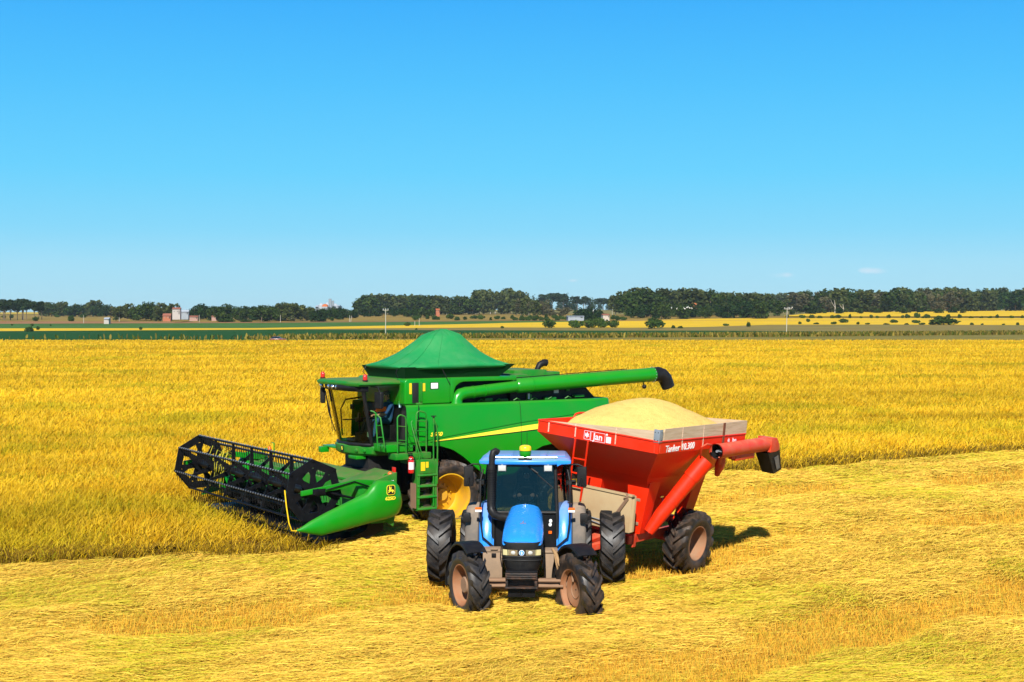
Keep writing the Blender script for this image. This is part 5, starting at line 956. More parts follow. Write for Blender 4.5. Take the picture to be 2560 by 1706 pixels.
# ------------------------------------------------------------------ the two drivers
def person(name,J,E_,parentM,mats,pick,hatz,label):
    """J: joint -> (position, radius); E_: bones; one skinned body"""
    me=bpy.data.meshes.new('person'); idx={k:i for i,k in enumerate(J)}
    me.from_pydata([J[k][0] for k in J],[(idx[a],idx[b]) for a,b in E_],[]); o=bpy.data.objects.new('tmp',me); COL.objects.link(o)
    sk=o.modifiers.new('s','SKIN'); sk.use_smooth_shade=True
    for k,i in idx.items(): d=me.skin_vertices[0].data[i]; r_=J[k][1]; d.radius=(r_,r_) if not hasattr(r_,'__len__') else r_; d.use_root=(k=='pelvis')
    ss=o.modifiers.new('d','SUBSURF'); ss.levels=1; ss.render_levels=1
    m2=bpy.data.meshes.new_from_object(o.evaluated_get(bpy.context.evaluated_depsgraph_get())); bpy.data.objects.remove(o)
    m2.materials.clear()
    for mm in mats: m2.materials.append(mm)
    segs=[(Vector(J[a][0]),Vector(J[b][0]),pick(a,b)) for a,b in E_]
    for p in m2.polygons:
        c=p.center; best=min(segs,key=lambda s_:(c-s_[0].lerp(s_[1],max(0,min(1,(c-s_[0]).dot(s_[1]-s_[0])/max(1e-6,(s_[1]-s_[0]).length_squared))))).length); p.material_index=best[2]
        p.use_smooth=True
    po=bpy.data.objects.new('person',m2); COL.objects.link(po); po.matrix_world=parentM; tag(po,label,'person')
    hp=Vector(J['head'][0]); q=MB()
    q.sphere((hp.x-.005,hp.y,hp.z+.045),.108,14,8,(1.08,.92,.75)); q.prism([(hp.x+.06,hp.z+.06),(hp.x+.20,hp.z+.035),(hp.x+.20,hp.z+.05),(hp.x+.06,hp.z+.09)],hp.y-.075,hp.y+.075); q.build('cap',M['cap'],po,smooth=50)
    q=MB(); q.sphere((hp.x-.03,hp.y,hp.z-.01),.10,12,8,(.85,.95,.9)); q.build('hair',M['hair'],po,smooth=50)
    for s_ in (-1,1):
        q=MB(); q.sphere((hp.x+.092,hp.y+s_*.034,hp.z-.005),.014,8,6); q.build('eye',M['white'],po); q=MB(); q.sphere((hp.x+.0,hp.y+s_*.098,hp.z-.02),.028,8,6,(.8,.4,1.2)); q.build('ear',M['skin'],po)
    q=MB(); q.tube([(hp.x+.094,hp.y,hp.z+.005),(hp.x+.122,hp.y,hp.z-.04),(hp.x+.10,hp.y,hp.z-.05)],[.010,.016,.010],7); q.build('nose',M['skin'],po); q=MB(); q.tube([(hp.x+.092,hp.y-.03,hp.z-.082),(hp.x+.10,hp.y,hp.z-.08),(hp.x+.092,hp.y+.03,hp.z-.082)],.007,6); q.build('mouth',M['redworn'],po)
    return po
def seated(px_,py_,pz_,hands,knee=.45,foot=-.42):
    """seated driver facing +x; p = hip point"""
    V=lambda x,y_,z_:(px_+x,py_+y_,pz_+z_)
    J={'pelvis':(V(0,0,.02),.135),'belly':(V(.0,0,.20),.135),'chest':(V(.0,0,.40),(.165,.13)),'neck0':(V(.01,0,.54),.07),'neck':(V(.03,0,.60),.055),'head':(V(.055,0,.73),.095),'crown':(V(.045,0,.80),.075)}
    E_=[('pelvis','belly'),('belly','chest'),('chest','neck0'),('neck0','neck'),('neck','head'),('head','crown')]
    for s_,n_ in ((1,'L'),(-1,'R')):
        hx,hy,hz=hands[0 if s_>0 else 1]
        J['sh'+n_]=(V(.0,s_*.19,.47),.068); J['el'+n_]=(V(hx*.50-.02,s_*.27,.20),.048); J['wr'+n_]=(V(hx*.90,hy,hz),.030); J['pa'+n_]=(V(hx*.90+.07,hy,hz+.005),.034)
        J['hp'+n_]=(V(.06,s_*.10,.0),.105); J['kn'+n_]=(V(knee,s_*.16,.04),.072); J['an'+n_]=(V(knee+.08,s_*.16,foot+.05),.046); J['to'+n_]=(V(knee+.26,s_*.17,foot),.042)
        E_+=[('chest','sh'+n_),('sh'+n_,'el'+n_),('el'+n_,'wr'+n_),('wr'+n_,'pa'+n_),('pelvis','hp'+n_),('hp'+n_,'kn'+n_),('kn'+n_,'an'+n_),('an'+n_,'to'+n_)]
        for q_,(dy,ln) in enumerate(((-.028,.065),(-.010,.075),(.010,.072),(.028,.058))):
            J[f'f{q_}a'+n_]=(V(hx*.90+.105,hy+dy,hz+.005),.010); J[f'f{q_}b'+n_]=(V(hx*.90+.105+ln*.6,hy+dy*1.1,hz-.012),.009); J[f'f{q_}c'+n_]=(V(hx*.90+.105+ln*.55,hy+dy*1.1,hz-.045),.008)
            E_+=[('pa'+n_,f'f{q_}a'+n_),(f'f{q_}a'+n_,f'f{q_}b'+n_),(f'f{q_}b'+n_,f'f{q_}c'+n_)]
        J['t0'+n_]=(V(hx*.90+.05,hy-s_*.045,hz-.005),.011); J['t1'+n_]=(V(hx*.90+.10,hy-s_*.055,hz-.02),.009); E_+=[('pa'+n_,'t0'+n_),('t0'+n_,'t1'+n_)]
    return J,E_
def pick(a,b):
    k=a+b
    if a[0] in 'ft' and a[:2]!='to' or 'pa' in k or 'wr' in k or 'head' in k or ('neck' in a and 'neck0' not in a): return 0
    if 'kn' in k or 'hp' in k or 'an' in k or 'to' in k and 'pelvis' not in a: return 2
    return 1
def mw(e): return Matrix.Translation(e.location)@e.rotation_euler.to_matrix().to_4x4()
J,E_=seated(1.22,.45,3.06,((.50,.12,.18),(.50,-.15,.18)),.46,-.45)
person('operator',J,E_,mw(cb),[M['skin'],M['shirt'],M['jeans']],pick,0,'person in a blue shirt and jeans seated in the green harvester cab')
J,E_=seated(-.08,0,1.72,((.52,.15,.30),(.52,-.15,.30)),.45,-.55)
person('driver',J,E_,mw(tr),[M['skin'],paint('dark_shirt_cloth',(.02,.025,.04),.9,.2),M['jeans']],pick,0,'person in a dark cap and shirt driving, dim behind the smoked tractor windshield')
# ------------------------------------------------------------------ trees, bushes, houses and poles in the distance
leafm=leafmat('tree_leaves',.25); barkm=paint('bark',(.16,.12,.085),.9,.4,(.07,.05,.035),.1,scale=2); palebark=paint('pale_bark',(.36,.33,.28),.9,.4,(.3,.26,.2),.1,scale=2)
def crown_mesh(name,lobes,n,size,c0,c1,seed,flat=1.0,hole=.0):
    rs=np.random.RandomState(seed); L=np.array(lobes); vol=L[:,3]**2; k=rs.choice(len(L),n,p=vol/vol.sum())
    d=rs.randn(n,3); d/=np.linalg.norm(d,axis=1)[:,None]; r=.45+.6*rs.rand(n)**.55
    P=L[k,:3]+d*(L[k,3]*r)[:,None]*np.array([1,1,flat])
    nn=d*.7+rs.randn(n,3)*.6; nn[:,2]+=.25; nn/=np.linalg.norm(nn,axis=1)[:,None]
    a=rs.randn(n,3); a-=nn*(a*nn).sum(1)[:,None]; a/=np.linalg.norm(a,axis=1)[:,None]; b=np.cross(nn,a)
    s=(size*(.6+.8*rs.rand(n)))[:,None]; q=.55+.5*rs.rand(n,1)
    V=np.stack([P-a*s,P-b*s*q,P+a*s*(.7+.5*rs.rand(n,1)),P+b*s*q],1).reshape(-1,3)
    t=rs.rand(n)[:,None]; lob=rs.rand(len(L))[k][:,None]; col=(np.array(c0)*(1-t)+np.array(c1)*t)*(.65+.7*lob)
    o=np_mesh(name,V,np.arange(4*n).reshape(n,4),leafm,col=np.repeat(col,4,0)); me=o.data; bpy.data.objects.remove(o); return me
def trunk_mesh(name,limbs,r,mat):
    m=MB(); m.tube([(0,0,-.03),(.01,0,.15),(.0,.01,.45),(.01,0,.75)],[r,r*.8,r*.6,r*.3],7)
    for q in limbs: m.tube([(0,0,q[2]*.45+.05),(q[0]*.5,q[1]*.5,q[2]*.75),(q[0],q[1],q[2])],[r*.5,r*.4,r*.15],5)
    o=m.build(name,mat,None,smooth=60); me=o.data; bpy.data.objects.remove(o); return me
def proto(kind,seed):
    rs=np.random.RandomState(seed*13+5); g=lambda a,b: a+(b-a)*rs.rand()
    if kind=='euc': L=[(g(-.22,.22),g(-.22,.22),g(.12,.88),g(.11,.18)) for _ in range(16)]+[(0,0,.85,.13),(g(-.1,.1),0,.5,.22)]; n,s,c0,c1,tr_=1200,.046,(.026,.044,.013),(.090,.100,.030),.022
    elif kind=='round': L=[(g(-.30,.30),g(-.30,.30),g(.16,.72),g(.16,.25)) for _ in range(13)]+[(0,0,.78,.2)]; n,s,c0,c1,tr_=1100,.050,(.016,.040,.008),(.058,.085,.017),.03
    elif kind=='dark': L=[(g(-.33,.33),g(-.33,.33),g(.14,.68),g(.18,.26)) for _ in range(13)]+[(0,0,.74,.22)]; n,s,c0,c1,tr_=1100,.050,(.008,.025,.006),(.032,.062,.013),.03
    elif kind=='pine': L=[(g(-.16,.16),g(-.16,.16),g(.55,.90),g(.09,.15)) for _ in range(9)]+[(0,0,.86,.12)]; n,s,c0,c1,tr_=700,.040,(.010,.026,.010),(.036,.056,.02),.02
    elif kind=='fir': L=[(g(-.05,.05),g(-.05,.05),z,.21*(1.02-z)+.02) for z in np.linspace(.12,.97,12)]; n,s,c0,c1,tr_=700,.030,(.012,.032,.012),(.04,.07,.025),.018
    elif kind=='grey': L=[(g(-.28,.28),g(-.28,.28),g(.2,.85),g(.09,.16)) for _ in range(14)]; n,s,c0,c1,tr_=620,.040,(.060,.062,.032),(.13,.115,.06),.02
    else: L=[(g(-.55,.55),g(-.4,.4),g(.28,.62),g(.22,.36)) for _ in range(9)]+[(0,0,.6,.36)]; n,s,c0,c1,tr_=650,.085,(.016,.045,.009),(.075,.120,.020),.04
    c=crown_mesh(kind+'_crown',L,n,s,c0,c1,seed); t=trunk_mesh(kind+'_trunk',[(l[0],l[1],l[2]) for l in L[:6]],tr_,palebark if kind=='euc' and seed==3 else barkm); return c,t
PRO={k:[proto(k,s) for s in (1,2,3)] for k in ('euc','round','dark','pine','fir','grey','bush')}
rt=random.Random(11)
def add_tree(kind,x,Y,H,label,group=None,wid=1.0,name=None,cat='tree'):
    c,t=PRO[kind][rt.randrange(3)]; e=empty(name or {'euc':'eucalyptus_tree','pine':'pine_tree','fir':'conifer_tree','bush':'bush'}.get(kind,'broadleaf_tree'),(x,Y,float(hgt(x,Y))-.1)); e.rotation_euler=(0,0,rt.random()*6.28)
    e.scale=(H*wid*1.1,H*wid*1.1,H); tag(e,label,cat,group)
    for me,nm in ((c,'foliage' if kind=='bush' else 'crown'),(t,'stem' if kind=='bush' else 'trunk')):
        o=bpy.data.objects.new(nm,me); COL.objects.link(o); o.parent=e
    return e
def wood(kinds,px0,px1,y0,y1,tops,n,label,group,wid=(.9,1.25),jit=.16):
    """a stand of trees whose skyline follows tops [(px, v), ...]"""
    for i in range(n):
        p=px0+(px1-px0)*(i+.5+ (rt.random()-.5)*1.2)/n; Y=y0+(y1-y0)*rt.random(); x=(p-1280)/F_PX*Y
        vt=np.interp(p,[a for a,b in tops],[b for a,b in tops]); H=(CAM_H+(V_H-vt)*Y/F_PX-float(hgt(x,Y)))*(1-jit*rt.random()**1.5*1.5)
        add_tree(rt.choice(kinds),x,Y,max(3,H),label,group,wid[0]+(wid[1]-wid[0])*rt.random())
wood(['pine'],-40,108,880,960,[(0,746),(50,744),(105,752)],14,'dark pine tree in the stand at the far left edge of the skyline','pines at the far left')
wood(['euc','round','dark'],105,290,1230,1330,[(105,754),(130,748),(160,752),(180,760),(230,748),(260,750),(285,762)],16,'blue green tree in the wood behind the far left yellow field','trees behind the left yellow field',(1.0,1.4))
wood(['euc','round','grey'],285,430,830,930,[(285,765),(300,751),(330,760),(375,750),(400,756),(430,758)],11,'olive tree between the orange roof and the pale tower house','trees left of the tower house')
wood(['dark','round'],470,650,800,900,[(470,768),(500,750),(520,760),(560,754),(600,760),(650,760)],14,'dense dark tree right of the pale tower house','trees right of the tower house',(1.0,1.3))
wood(['round','dark','euc'],640,800,800,870,[(640,762),(700,753),(730,751),(760,763),(800,766)],12,'dark tree in the belt left of the distant silos','trees left of the silos',(1.1,1.4))
wood(['dark','round'],800,890,850,900,[(800,768),(840,763),(860,763),(890,774)],9,'small dark tree in the row standing in front of the silos','trees in front of the silos',(.9,1.1))
wood(['euc','round'],895,1185,1150,1260,[(890,752),(905,742),(915,733),(960,734),(1000,731),(1100,735),(1185,738)],28,'tree in the long even wood on the skyline behind the harvester','wood behind the harvester',(1.0,1.4),.10)
wood(['dark','round','pine'],895,1070,900,980,[(895,770),(960,766),(1070,769)],12,'low dark tree along the foot of the wood behind the harvester','low trees below the wood',(1.1,1.5))
wood(['euc'],1178,1305,1200,1290,[(1178,736),(1200,722),(1215,718),(1235,724),(1270,719),(1300,722)],13,'tall pale eucalyptus rising above the middle of the skyline','tall eucalyptus at mid skyline',(.8,1.1),.08)
wood(['fir','pine'],1300,1530,1600,1750,[(1300,736),(1360,733),(1395,730),(1420,732),(1440,738),(1480,742),(1530,742)],26,'distant conifer on the blue green ridge at mid skyline','conifers on the ridge',(1.1,1.6))
wood(['grey','euc'],1285,1370,900,990,[(1285,742),(1310,737),(1340,738),(1370,746)],7,'grey olive tree with a thin crown left of the dark round trees','thin trees at mid field',(.8,1.0))
wood(['grey'],1370,1430,880,930,[(1370,766),(1430,764)],5,'low leafless grey tree beside the dark round trees','bare grey trees',(1.1,1.4))
wood(['dark'],1440,1510,800,850,[(1440,762),(1470,762),(1510,772)],5,'dark round tree standing alone before the white shed','dark trees by the white shed',(1.2,1.5))
tops=[(1530,740),(1560,728),(1585,718),(1620,716),(1670,717),(1700,719),(1770,714),(1805,722),(1850,726),(1930,733)]
wood(['euc','euc','round'],1535,1930,900,1010,tops,28,'olive tree in the big wood right of centre','big wood right of centre',(1.0,1.4),.16)
wood(['dark','round'],1570,1935,820,880,[(1570,764),(1620,756),(1700,752),(1760,756),(1800,744),(1870,742),(1935,745)],18,'dark leafy tree along the front of the big wood right of centre','front trees of the big wood',(.95,1.3),.25)
wood(['round','euc'],1925,1985,1500,1700,[(1925,730),(1985,730)],6,'hazy tree on the far ridge between the two woods at right','far ridge trees at right',(1.0,1.3))
tops=[(1960,736),(1985,728),(2005,722),(2040,726),(2060,721),(2110,716),(2150,720),(2220,719),(2300,715),(2330,718),(2420,722)]
wood(['dark','round','euc'],1965,2440,900,940,[(1965,770),(2100,764),(2250,766),(2440,764)],13,'low dark tree along the foot of the right eucalyptus wood','foot trees of the right wood',(1.1,1.6),.2)
wood(['euc','round','euc','grey','euc'],1965,2430,960,1080,tops,37,'grey green eucalyptus in the wood at the right skyline','eucalyptus wood at right',(1.0,1.5),.16)
wood(['round','dark','euc'],2300,2640,1120,1280,[(2300,718),(2420,717),(2560,717),(2640,716)],24,'dark tree in the closed wood at the far right skyline','dark wood at the far right',(1.0,1.4),.08)
for px,vb,vt,lab in ((2087,783,760,'tall bare white trunk standing before the right eucalyptus wood'),(2108,784,771,'short bare white trunk standing before the right eucalyptus wood')):
    Y=940.; x=(px-1280)/F_PX*Y; m=MB(); z0=float(hgt(x,Y)); H=(vb-vt)/F_PX*Y+3; m.tube([(0,0,0),(.3,0,H*.5),(-.2,0,H)],[.36,.3,.12],7); m.tube([(.2,0,H*.45),(-1.8,0,H*.8),(-2.6,0,H*1.05)],[.18,.12,.06],6); o=m.build('dead_tree',palebark); o.location=(x,Y,z0); tag(o,lab,'dead tree')
def bush(px,vb,w,h,lab,group=None,kind='bush'):
    Y=y_at(px,vb); x=(px-1280)/F_PX*Y; H=h/F_PX*Y/.88; W_=w/F_PX*Y/1.55
    e=add_tree(kind,x,Y,H,lab,group,1.,name='bush',cat='bush'); e.scale=(W_,max(W_*.7,H*.8),H); e.rotation_euler[2]*=0; e.rotation_euler[2]=rt.choice((0,math.pi))+rt.uniform(-.3,.3)
for px,vb,w,h,lab in ((1372,821,38,22,'dark round bush left of the long hedge on the yellow strip'),(1440,821,44,20,'leftmost bush of the long hedge on the yellow strip'),(1475,821,50,24,'tall middle left bush of the long hedge on the yellow strip'),(1505,820,46,23,'middle right bush of the long hedge on the yellow strip'),(1533,820,34,19,'rightmost bush of the long hedge on the yellow strip'),
  (1637,823,58,27,'big round dark bush standing alone right of the long hedge'),(1682,822,14,9,'small bush just right of the big round bush'),(1703,822,20,7,'low bush second to the right of the big round bush'),(1394,847,12,12,'small dark bush on the grass margin behind the spout of the harvester'),
  (2360,813,86,19,'largest bush at right, spreading on the yellow field edge'),(2110,808,28,11,'low dark bush left of the largest bush at right'),(2020,806,12,9,'small bush beside the tall pole at right'),(2290,809,26,9,'dark low bush just left of the largest bush at right'),(2235,808,24,9,'rounded low bush between two low bushes at right'),(2293,796,18,14,'upright little tree on the strip between the yellow fields at right'),
  (88,804,17,12,'round dark bush on the dry pasture at far left'),(180,804,24,15,'large dark bush on the dry pasture at left'),(143,794,17,7,'flat bush between two bushes on the left pasture'),(210,795,23,9,'low bush beyond the large pasture bush at left'),(76,830,32,13,'wide dark bush at the edge of the soy field at far left'),(95,826,10,10,'little bush leaning on the wide bush at far left'),(352,826,9,9,'small bush on the thin yellow strip at left'),(30,815,6,5,'tiny bush on the green strip at far left'),(80,816,9,7,'tiny bush on the green strip above the wide bush at left'),(126,816,5,5,'tiny upright bush on the green strip at left'),(9,797,14,9,'bush by the pines at the left edge'),(27,796,16,10,'bush right beside the pines at the left edge'),
  (1018,816,19,10,'dark bush beside the small white posts behind the harvester'),(957,840,20,15,'dark bush at the foot of the tall pole behind the harvester'),(985,843,15,13,'brown bush just right of the tall pole behind the harvester'),(1040,826,9,6,'small brown bush on the thin yellow strip behind the harvester'),(655,801,34,17,'broad bush in front of the trees left of the silos'),(692,800,24,12,'bright green bush left of the pole before the silos'),(722,799,22,22,'dark bush tree right of the pole before the silos'),(830,803,12,10,'lone small bush on the pasture below the silos'),(808,800,12,6,'flat small bush on the pasture below the silos'),(560,806,62,10,'long low green bush below the houses at left'),(615,806,40,7,'low bush at the right end of the long bush below the houses'),
  (1078,793,20,22,'bushy tree on the pasture behind the harvester, right of the small posts'),(1256,822,10,7,'small bush on the grass margin just left of the yellow field'),(2175,840,8,5,'small weed bush beside the red soil heap'),(1870,818,14,13,'upright bush on the field edge left of the tall pole at right'),(1815,816,18,7,'low bush left of the tall pole at right'),(1985,838,10,6,'small bush on the grass right of the foot of the tall pole'),(2370,839,10,7,'small bush on the grass margin at far right')):
    bush(px,vb,w,h,lab)
for i in range(24):
    px=1975+i*25+rt.uniform(-8,8); bush(px,796.5,rt.uniform(9,22),rt.uniform(6,11),'small bush in the row between the two yellow fields at far right','bushes between the yellow fields')
for i in range(14):
    px=2010+i*41+rt.uniform(-14,14); bush(px,811.5+.004*(px-2000),rt.uniform(8,20),rt.uniform(4,8),'small bush along the lower edge of the right yellow field','bushes along the yellow field edge')
for i in range(26):
    px=1040+i*20+rt.uniform(-8,8); bush(px,rt.uniform(797,802),rt.uniform(12,28),rt.uniform(7,14),'scrubby bush in the belt below the skyline woods at mid field','scrub belt at mid field',rt.choice(('bush','bush','round')))
for i in range(18):
    px=1290+i*16+rt.uniform(-6,6); bush(px,rt.uniform(799,803),rt.uniform(14,26),rt.uniform(7,12),'green bush in the thicket above the long hedge','thicket above the hedge')
# poles
conc=paint('pale_concrete',(.42,.39,.31),.9,.2,(.4,.35,.28),.1)
def pole(px,vb,vt,lab,arm=True,lean=0):
    Y=y_at(px,vb); x=(px-1280)/F_PX*Y; H=(vb-vt)/F_PX*Y; e=empty('utility_pole',(x,Y,float(hgt(x,Y))-.1)); e.rotation_euler=(0,lean,0); tag(e,lab,'utility pole')
    r=max(.14,.36/F_PX*Y*1.1); m=MB(); m.tube([(0,0,0),(0,0,H)],[r,r*.75],8); m.build('post',conc,e)
    if arm: 
        m=MB(); m.box((0,0,H*.97),(H*.22,r,r*1.1)); a_=m.build('crossarm',conc,e)
        for d in (-.09,0,.09): 
            m=MB(); m.lathe([(H*.985,r*.35),(H*1.01,r*.5),(H*1.03,r*.3),(H*1.03,.01)],(H*d,0,0),'z',8); m.build('insulator',M['white'],e)
pole(964,839,773,'tall pale pole on the field margin behind the harvester cover'); pole(1966,838,770,'tall pale pole on the grass margin at right, leaning a little',lean=.03)
pole(209,809,788,'slender pale pole on the reddish strip at far left',False); pole(498,807,787,'slender pale pole below the houses at left',False); pole(701,807,787,'slender pale pole left of the silos',False)
pole(877,805.5,789,'pale strut leaning in the pair of posts below the silos',False,.10); pole(874,805.5,788,'upright pale post of the pair below the silos',False); pole(1037,816,803,'short white post left of its taller twin behind the cover',False); pole(1048,816,795,'taller white post of the two behind the cover',False)
pole(1531,793,772,'pale pole beside the white shed',False); pole(1625,792,768,'pale pole before the big wood right of centre',False); pole(1322,792,775,'thin pale pole among the thin grey trees',False); pole(1117,795,784,'small pale pole on the pasture behind the harvester',False)
# houses
wallc={'pink':(.36,.22,.18),'white':(.40,.36,.33),'orange':(.36,.13,.07),'grey':(.28,.31,.34)}
roofc={'tile':(.28,.10,.06),'orange':(.48,.13,.04),'tin':(.34,.38,.42),'dark':(.2,.1,.08)}
WM={k:paint(k+'_wall',c,.9,.3,tuple(q*.6 for q in c),.1,scale=.5) for k,c in wallc.items()}; RM={k:paint(k+'_roof',c,.7,.3,tuple(q*.6 for q in c),.2,scale=.5) for k,c in roofc.items()}
def house(px,vb,w,hw,hr,Y,wall,roof,lab,cat='house',nwin=2,tower=None):
    x=(px-1280)/F_PX*Y; s=Y/F_PX; W_,HW,HR=w*s,hw*s,hr*s; D=max(6,W_*.6); zb=CAM_H+(V_H-vb)*s
    e=empty('house' if cat=='house' else cat.replace(' ','_'),(x,Y,zb)); e.rotation_euler=(0,0,.12); tag(e,lab,cat)
    m=MB(); m.bb(-W_/2,W_/2,-D/2,D/2,-3,HW); m.build('wall',WM[wall],e)
    m=MB(); o_=W_*.04; m.prism([(-D/2-.4,HW),(D/2+.4,HW),(0,HW+HR)],-W_/2-o_,W_/2+o_,'x'); m.build('roof',RM[roof],e,smooth=0)
    for k in range(nwin):
        u=-W_/2+W_*(k+.6)/(nwin+.4); m=MB(); m.box((u,-D/2-.03,HW*.55),(W_*.11,.08,HW*.30)); f_=m.build('window',M['white'],e); m=MB(); m.box((u,-D/2-.08,HW*.55),(W_*.09,.05,HW*.25)); m.build('pane',M['dark'],f_)
    m=MB(); m.box((W_*.36,-D/2-.04,HW*.36),(W_*.10,.1,HW*.72)); m.build('door',M['dark'],e)
    return e
house(442,786,19,13,4,800,'white','tile','pale tower house with a small tiled roof among the trees at left')
house(418,797,19,7,6,830,'orange','tile','low orange house at the foot of the pale tower house')
house(462,786,20,6,5,815,'grey','tin','grey tin roofed building right behind the pale tower house')
house(485,797,20,4.5,3,835,'pink','tile','low pink house right of the pale tower house')
house(536,796.5,12,4.5,4,835,'pink','tile','small pink house with a brown roof among the trees at left')
house(325,786,14,3,7,930,'orange','orange','bright orange roof showing between trees at left')
house(268,802,12,4,4,770,'white','tin','small white shed on the pasture at left',cat='shed',nwin=1)
house(808,786,22,3,3,880,'orange','orange','long orange roof in front of the distant silos',nwin=3)
house(1094,782,9,7,3,930,'orange','orange','small orange house before the wood behind the harvester',nwin=1)
house(1513,794,16,6,3,790,'white','tile','white shed with a reddish roof right of the dark round trees',cat='shed',nwin=1)
house(1438,795,40,3.5,1.5,800,'grey','tin','long low grey shed under the dark round trees',cat='shed',nwin=3)
house(1735,764,9,2,4,890,'orange','orange','bit of orange roof in the big wood right of centre',nwin=1)
def at(px,v,Y): s=Y/F_PX; return (px-1280)*s,Y,CAM_H+(V_H-v)*s
for i,(px,w,vt,lab) in enumerate(((803,14,758,'left silo of the distant grain plant'),(818,12,756,'middle silo of the distant grain plant'),(838,18,759,'right silo of the distant grain plant'))):
    Y=1350.; x,y_,zb=at(px,772,Y); s=Y/F_PX; e=empty('grain_silo',(x,Y,zb-6)); tag(e,lab,'silo'); r=w*s/2; hh_=(772-vt)*s+6
    m=MB(); m.lathe([(0,r),(hh_*.78,r),(hh_*.78,.01)],axis='z',n=20); m.build('tank',RM['tin'],e); m=MB(); m.lathe([(hh_*.78,r*1.05),(hh_,r*.15),(hh_,.01)],axis='z',n=20); m.build('roof',RM['tin'],e,smooth=0)
Y=1345.; s=Y/F_PX; x,_,zb=at(813,767,Y); e=empty('arched_shed',(x,Y,zb-4)); tag(e,'orange arched shed between the silos of the distant grain plant','shed')
m=MB(); m.prism([(7*s*math.cos(a),4+7*s*math.sin(a)*.95) for a in np.linspace(0,math.pi,14)],-4,4); m.build('roof',RM['orange'],e,smooth=0); m=MB(); m.bb(-7*s,7*s,-4,4,0,4); m.build('wall',WM['grey'],e)
for px,w,vb,vt,lab in ((825,5,765,747,'tall conveyor tower on the distant grain plant'),(832,4,766,752,'short conveyor tower beside the tall one on the distant grain plant')):
    Y=1340.; s=Y/F_PX; x,_,zb=at(px,vb,Y); H=(vb-vt)*s; e=empty('conveyor_tower',(x,Y,zb)); tag(e,lab,'tower'); m=MB()
    for dx in (-1,1):
        for dy in (-1,1): m.tube([(dx*w*s/2,dy*w*s/2,-8),(dx*w*s/2,dy*w*s/2,H)],.35,5)
    for k in range(5): m.tube([(-w*s/2,-w*s/2,H*k/5),(w*s/2,-w*s/2,H*(k+1)/5)],.25,5)
    m.build('frame',M['steel'],e); m=MB(); m.box((0,0,H*.55),(w*s*.8,w*s*.8,H*.7)); m.build('leg_casing',RM['tin'],e)
Y=1370.; s=Y/F_PX; x,_,zb=at(822,772,Y); e=empty('warehouse',(x,Y,zb-5)); tag(e,'wide pale grey roofed warehouse of the distant grain plant','warehouse'); m=MB(); m.bb(-28*s,28*s,-15,15,0,5+4*s); m.build('wall',WM['grey'],e); m=MB(); m.prism([(-17,5+4*s),(17,5+4*s),(0,5+9*s)],-29*s,29*s,'x'); m.build('roof',RM['tin'],e,smooth=0)
# parked car at the field edge
Y=326.; x=(695-1280)/F_PX*Y; ca=empty('parked_car',(x,Y,.05)); ca.rotation_euler=(0,0,.08); ca.scale=(.92,)*3; tag(ca,'dark red car on the track beyond the rice field at left','car')
m=MB(); m.loft([[(a,b*.86*k_,z) for a,b in ((-2.0,-1),(2.0,-1),(2.0,1),(-2.0,1))] for z,k_ in ((.30,.95),(.55,1.0),(.85,.97))]); m.prism([(-2.05,.35),(-2.1,.7),(-1.95,.9),(1.1,.92),(2.0,.72),(2.1,.4)],-.80,.80); m.build('body',paint('dark_red_car_paint',(.16,.010,.015),.2,.05,coat=.6),ca,bevel=.05)
m=MB(); m.prism([(-1.7,.88),(-1.35,1.38),(.25,1.40),(1.0,.90)],-.70,.70); m.build('cabin',paint('dark_car_glass',(.01,.012,.02),.06,.0,spec=.8),ca,bevel=.04); m=MB(); m.prism([(-1.38,1.385),(-1.2,1.43),(.1,1.44),(.28,1.40)],-.66,.66); m.build('roof',paint('dark_red_car_paint',(.16,.010,.015),.2,.05,coat=.6),ca)
for fx in (-1.25,1.3):
    for sy in (-.78,.78): m=MB(); m.lathe([(-.1,.05),(-.1,.30),(.1,.30),(.1,.05)],(fx,sy,.30),'y',16); m.build('wheel',M['dark'],ca)
m=MB(); m.box((-2.08,-.55,.72),(.05,.3,.12)); m.build('headlight',M['white'],ca); m=MB(); m.box((-2.08,.55,.72),(.05,.3,.12)); m.build('headlight',M['white'],ca)
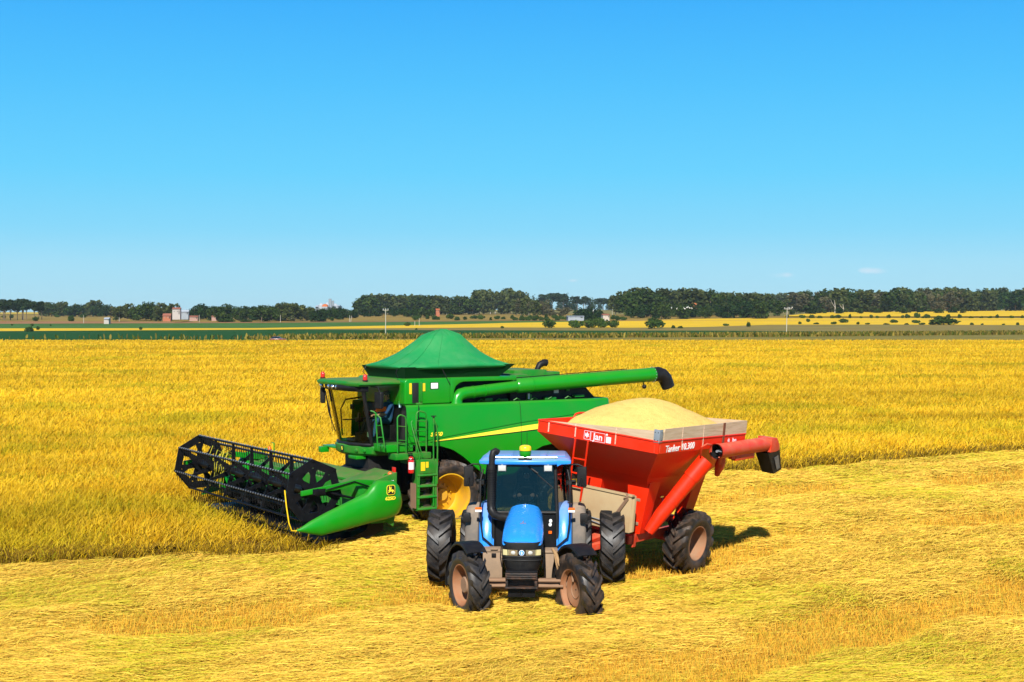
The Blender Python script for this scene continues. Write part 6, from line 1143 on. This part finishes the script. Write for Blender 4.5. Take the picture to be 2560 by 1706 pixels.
# red soil heap on the margin
n=26; U,V_=np.meshgrid(np.linspace(-1,1,n),np.linspace(-1,1,n),indexing='ij'); Y=y_at(2170,839.5); x=(2170-1280)/F_PX*Y; w_=15/F_PX*Y
Z=np.clip(1-np.sqrt(U**2+V_**2),0,1)*6.5/F_PX*Y*(.7+.6*fbm(U*3+5,V_*3,3)); i_=np.arange(n*n).reshape(n,n)
so=np_mesh('soil_heap',np.stack([U*w_,V_*w_*.6,Z],-1).reshape(-1,3),np.stack([i_[:-1,:-1],i_[1:,:-1],i_[1:,1:],i_[:-1,1:]],-1).reshape(-1,4),brown,smooth=True); so.location=(x,Y,.5); tag(so,'heap of reddish soil on the grass margin at right','soil heap')
# white birds resting in the far trees
m=MB(); m.tube([(-.55,0,.0),(-.25,0,.12),(.1,0,.2),(.35,0,.15)],[.04,.16,.2,.08],8); m.tube([(.3,0,.18),(.42,0,.45),(.38,0,.7),(.55,0,.78),(.80,0,.74)],[.08,.05,.05,.07,.015],7); m.tube([(.05,.06,.05),(.05,.06,-.4)],.02,5); m.tube([(.05,-.06,.05),(.05,-.06,-.4)],.02,5)
b0=m.build('white_bird',M['white'],smooth=60)
for i,(px,v,Y) in enumerate(((1679,771,815),(1692,773,815),(1712,773,815),(1718,769.5,815),(1724,771,815),(1730,772,815),(1483,778,795),(1972,771,815),(1978,772,815),(1981,770,815))):
    o=b0 if i==0 else b0.copy()
    if i: COL.objects.link(o)
    o.location=at(px,v,Y); o.scale=(1.1,)*3; o.rotation_euler=(0,0,rt.random()*6); tag(o,'white bird perched on the front trees of the big wood at right' if i!=6 else 'white bird perched on the dark round tree by the shed','bird','white birds in the far trees' if i!=6 else None)

# ------------------------------------------------------------------ thin air between here and the far woods
hm=bpy.data.materials.new('thin_haze'); hm.use_nodes=True; hn=hm.node_tree.nodes; hn.remove(hn['Principled BSDF']); pv=hn.new('ShaderNodeVolumePrincipled'); pv.inputs['Color'].default_value=(.72,.92,.98,1); pv.inputs['Density'].default_value=.00005; pv.inputs['Anisotropy'].default_value=.0
hm.node_tree.links.new(pv.outputs[0],hn['Material Output'].inputs['Volume'])
m=MB(); m.bb(-7200,7200,-120,9200,-3,62); hz=m.build('haze',hm,smooth=0); tag(hz,'thin pale haze in the air over the fields','haze',kind='stuff')
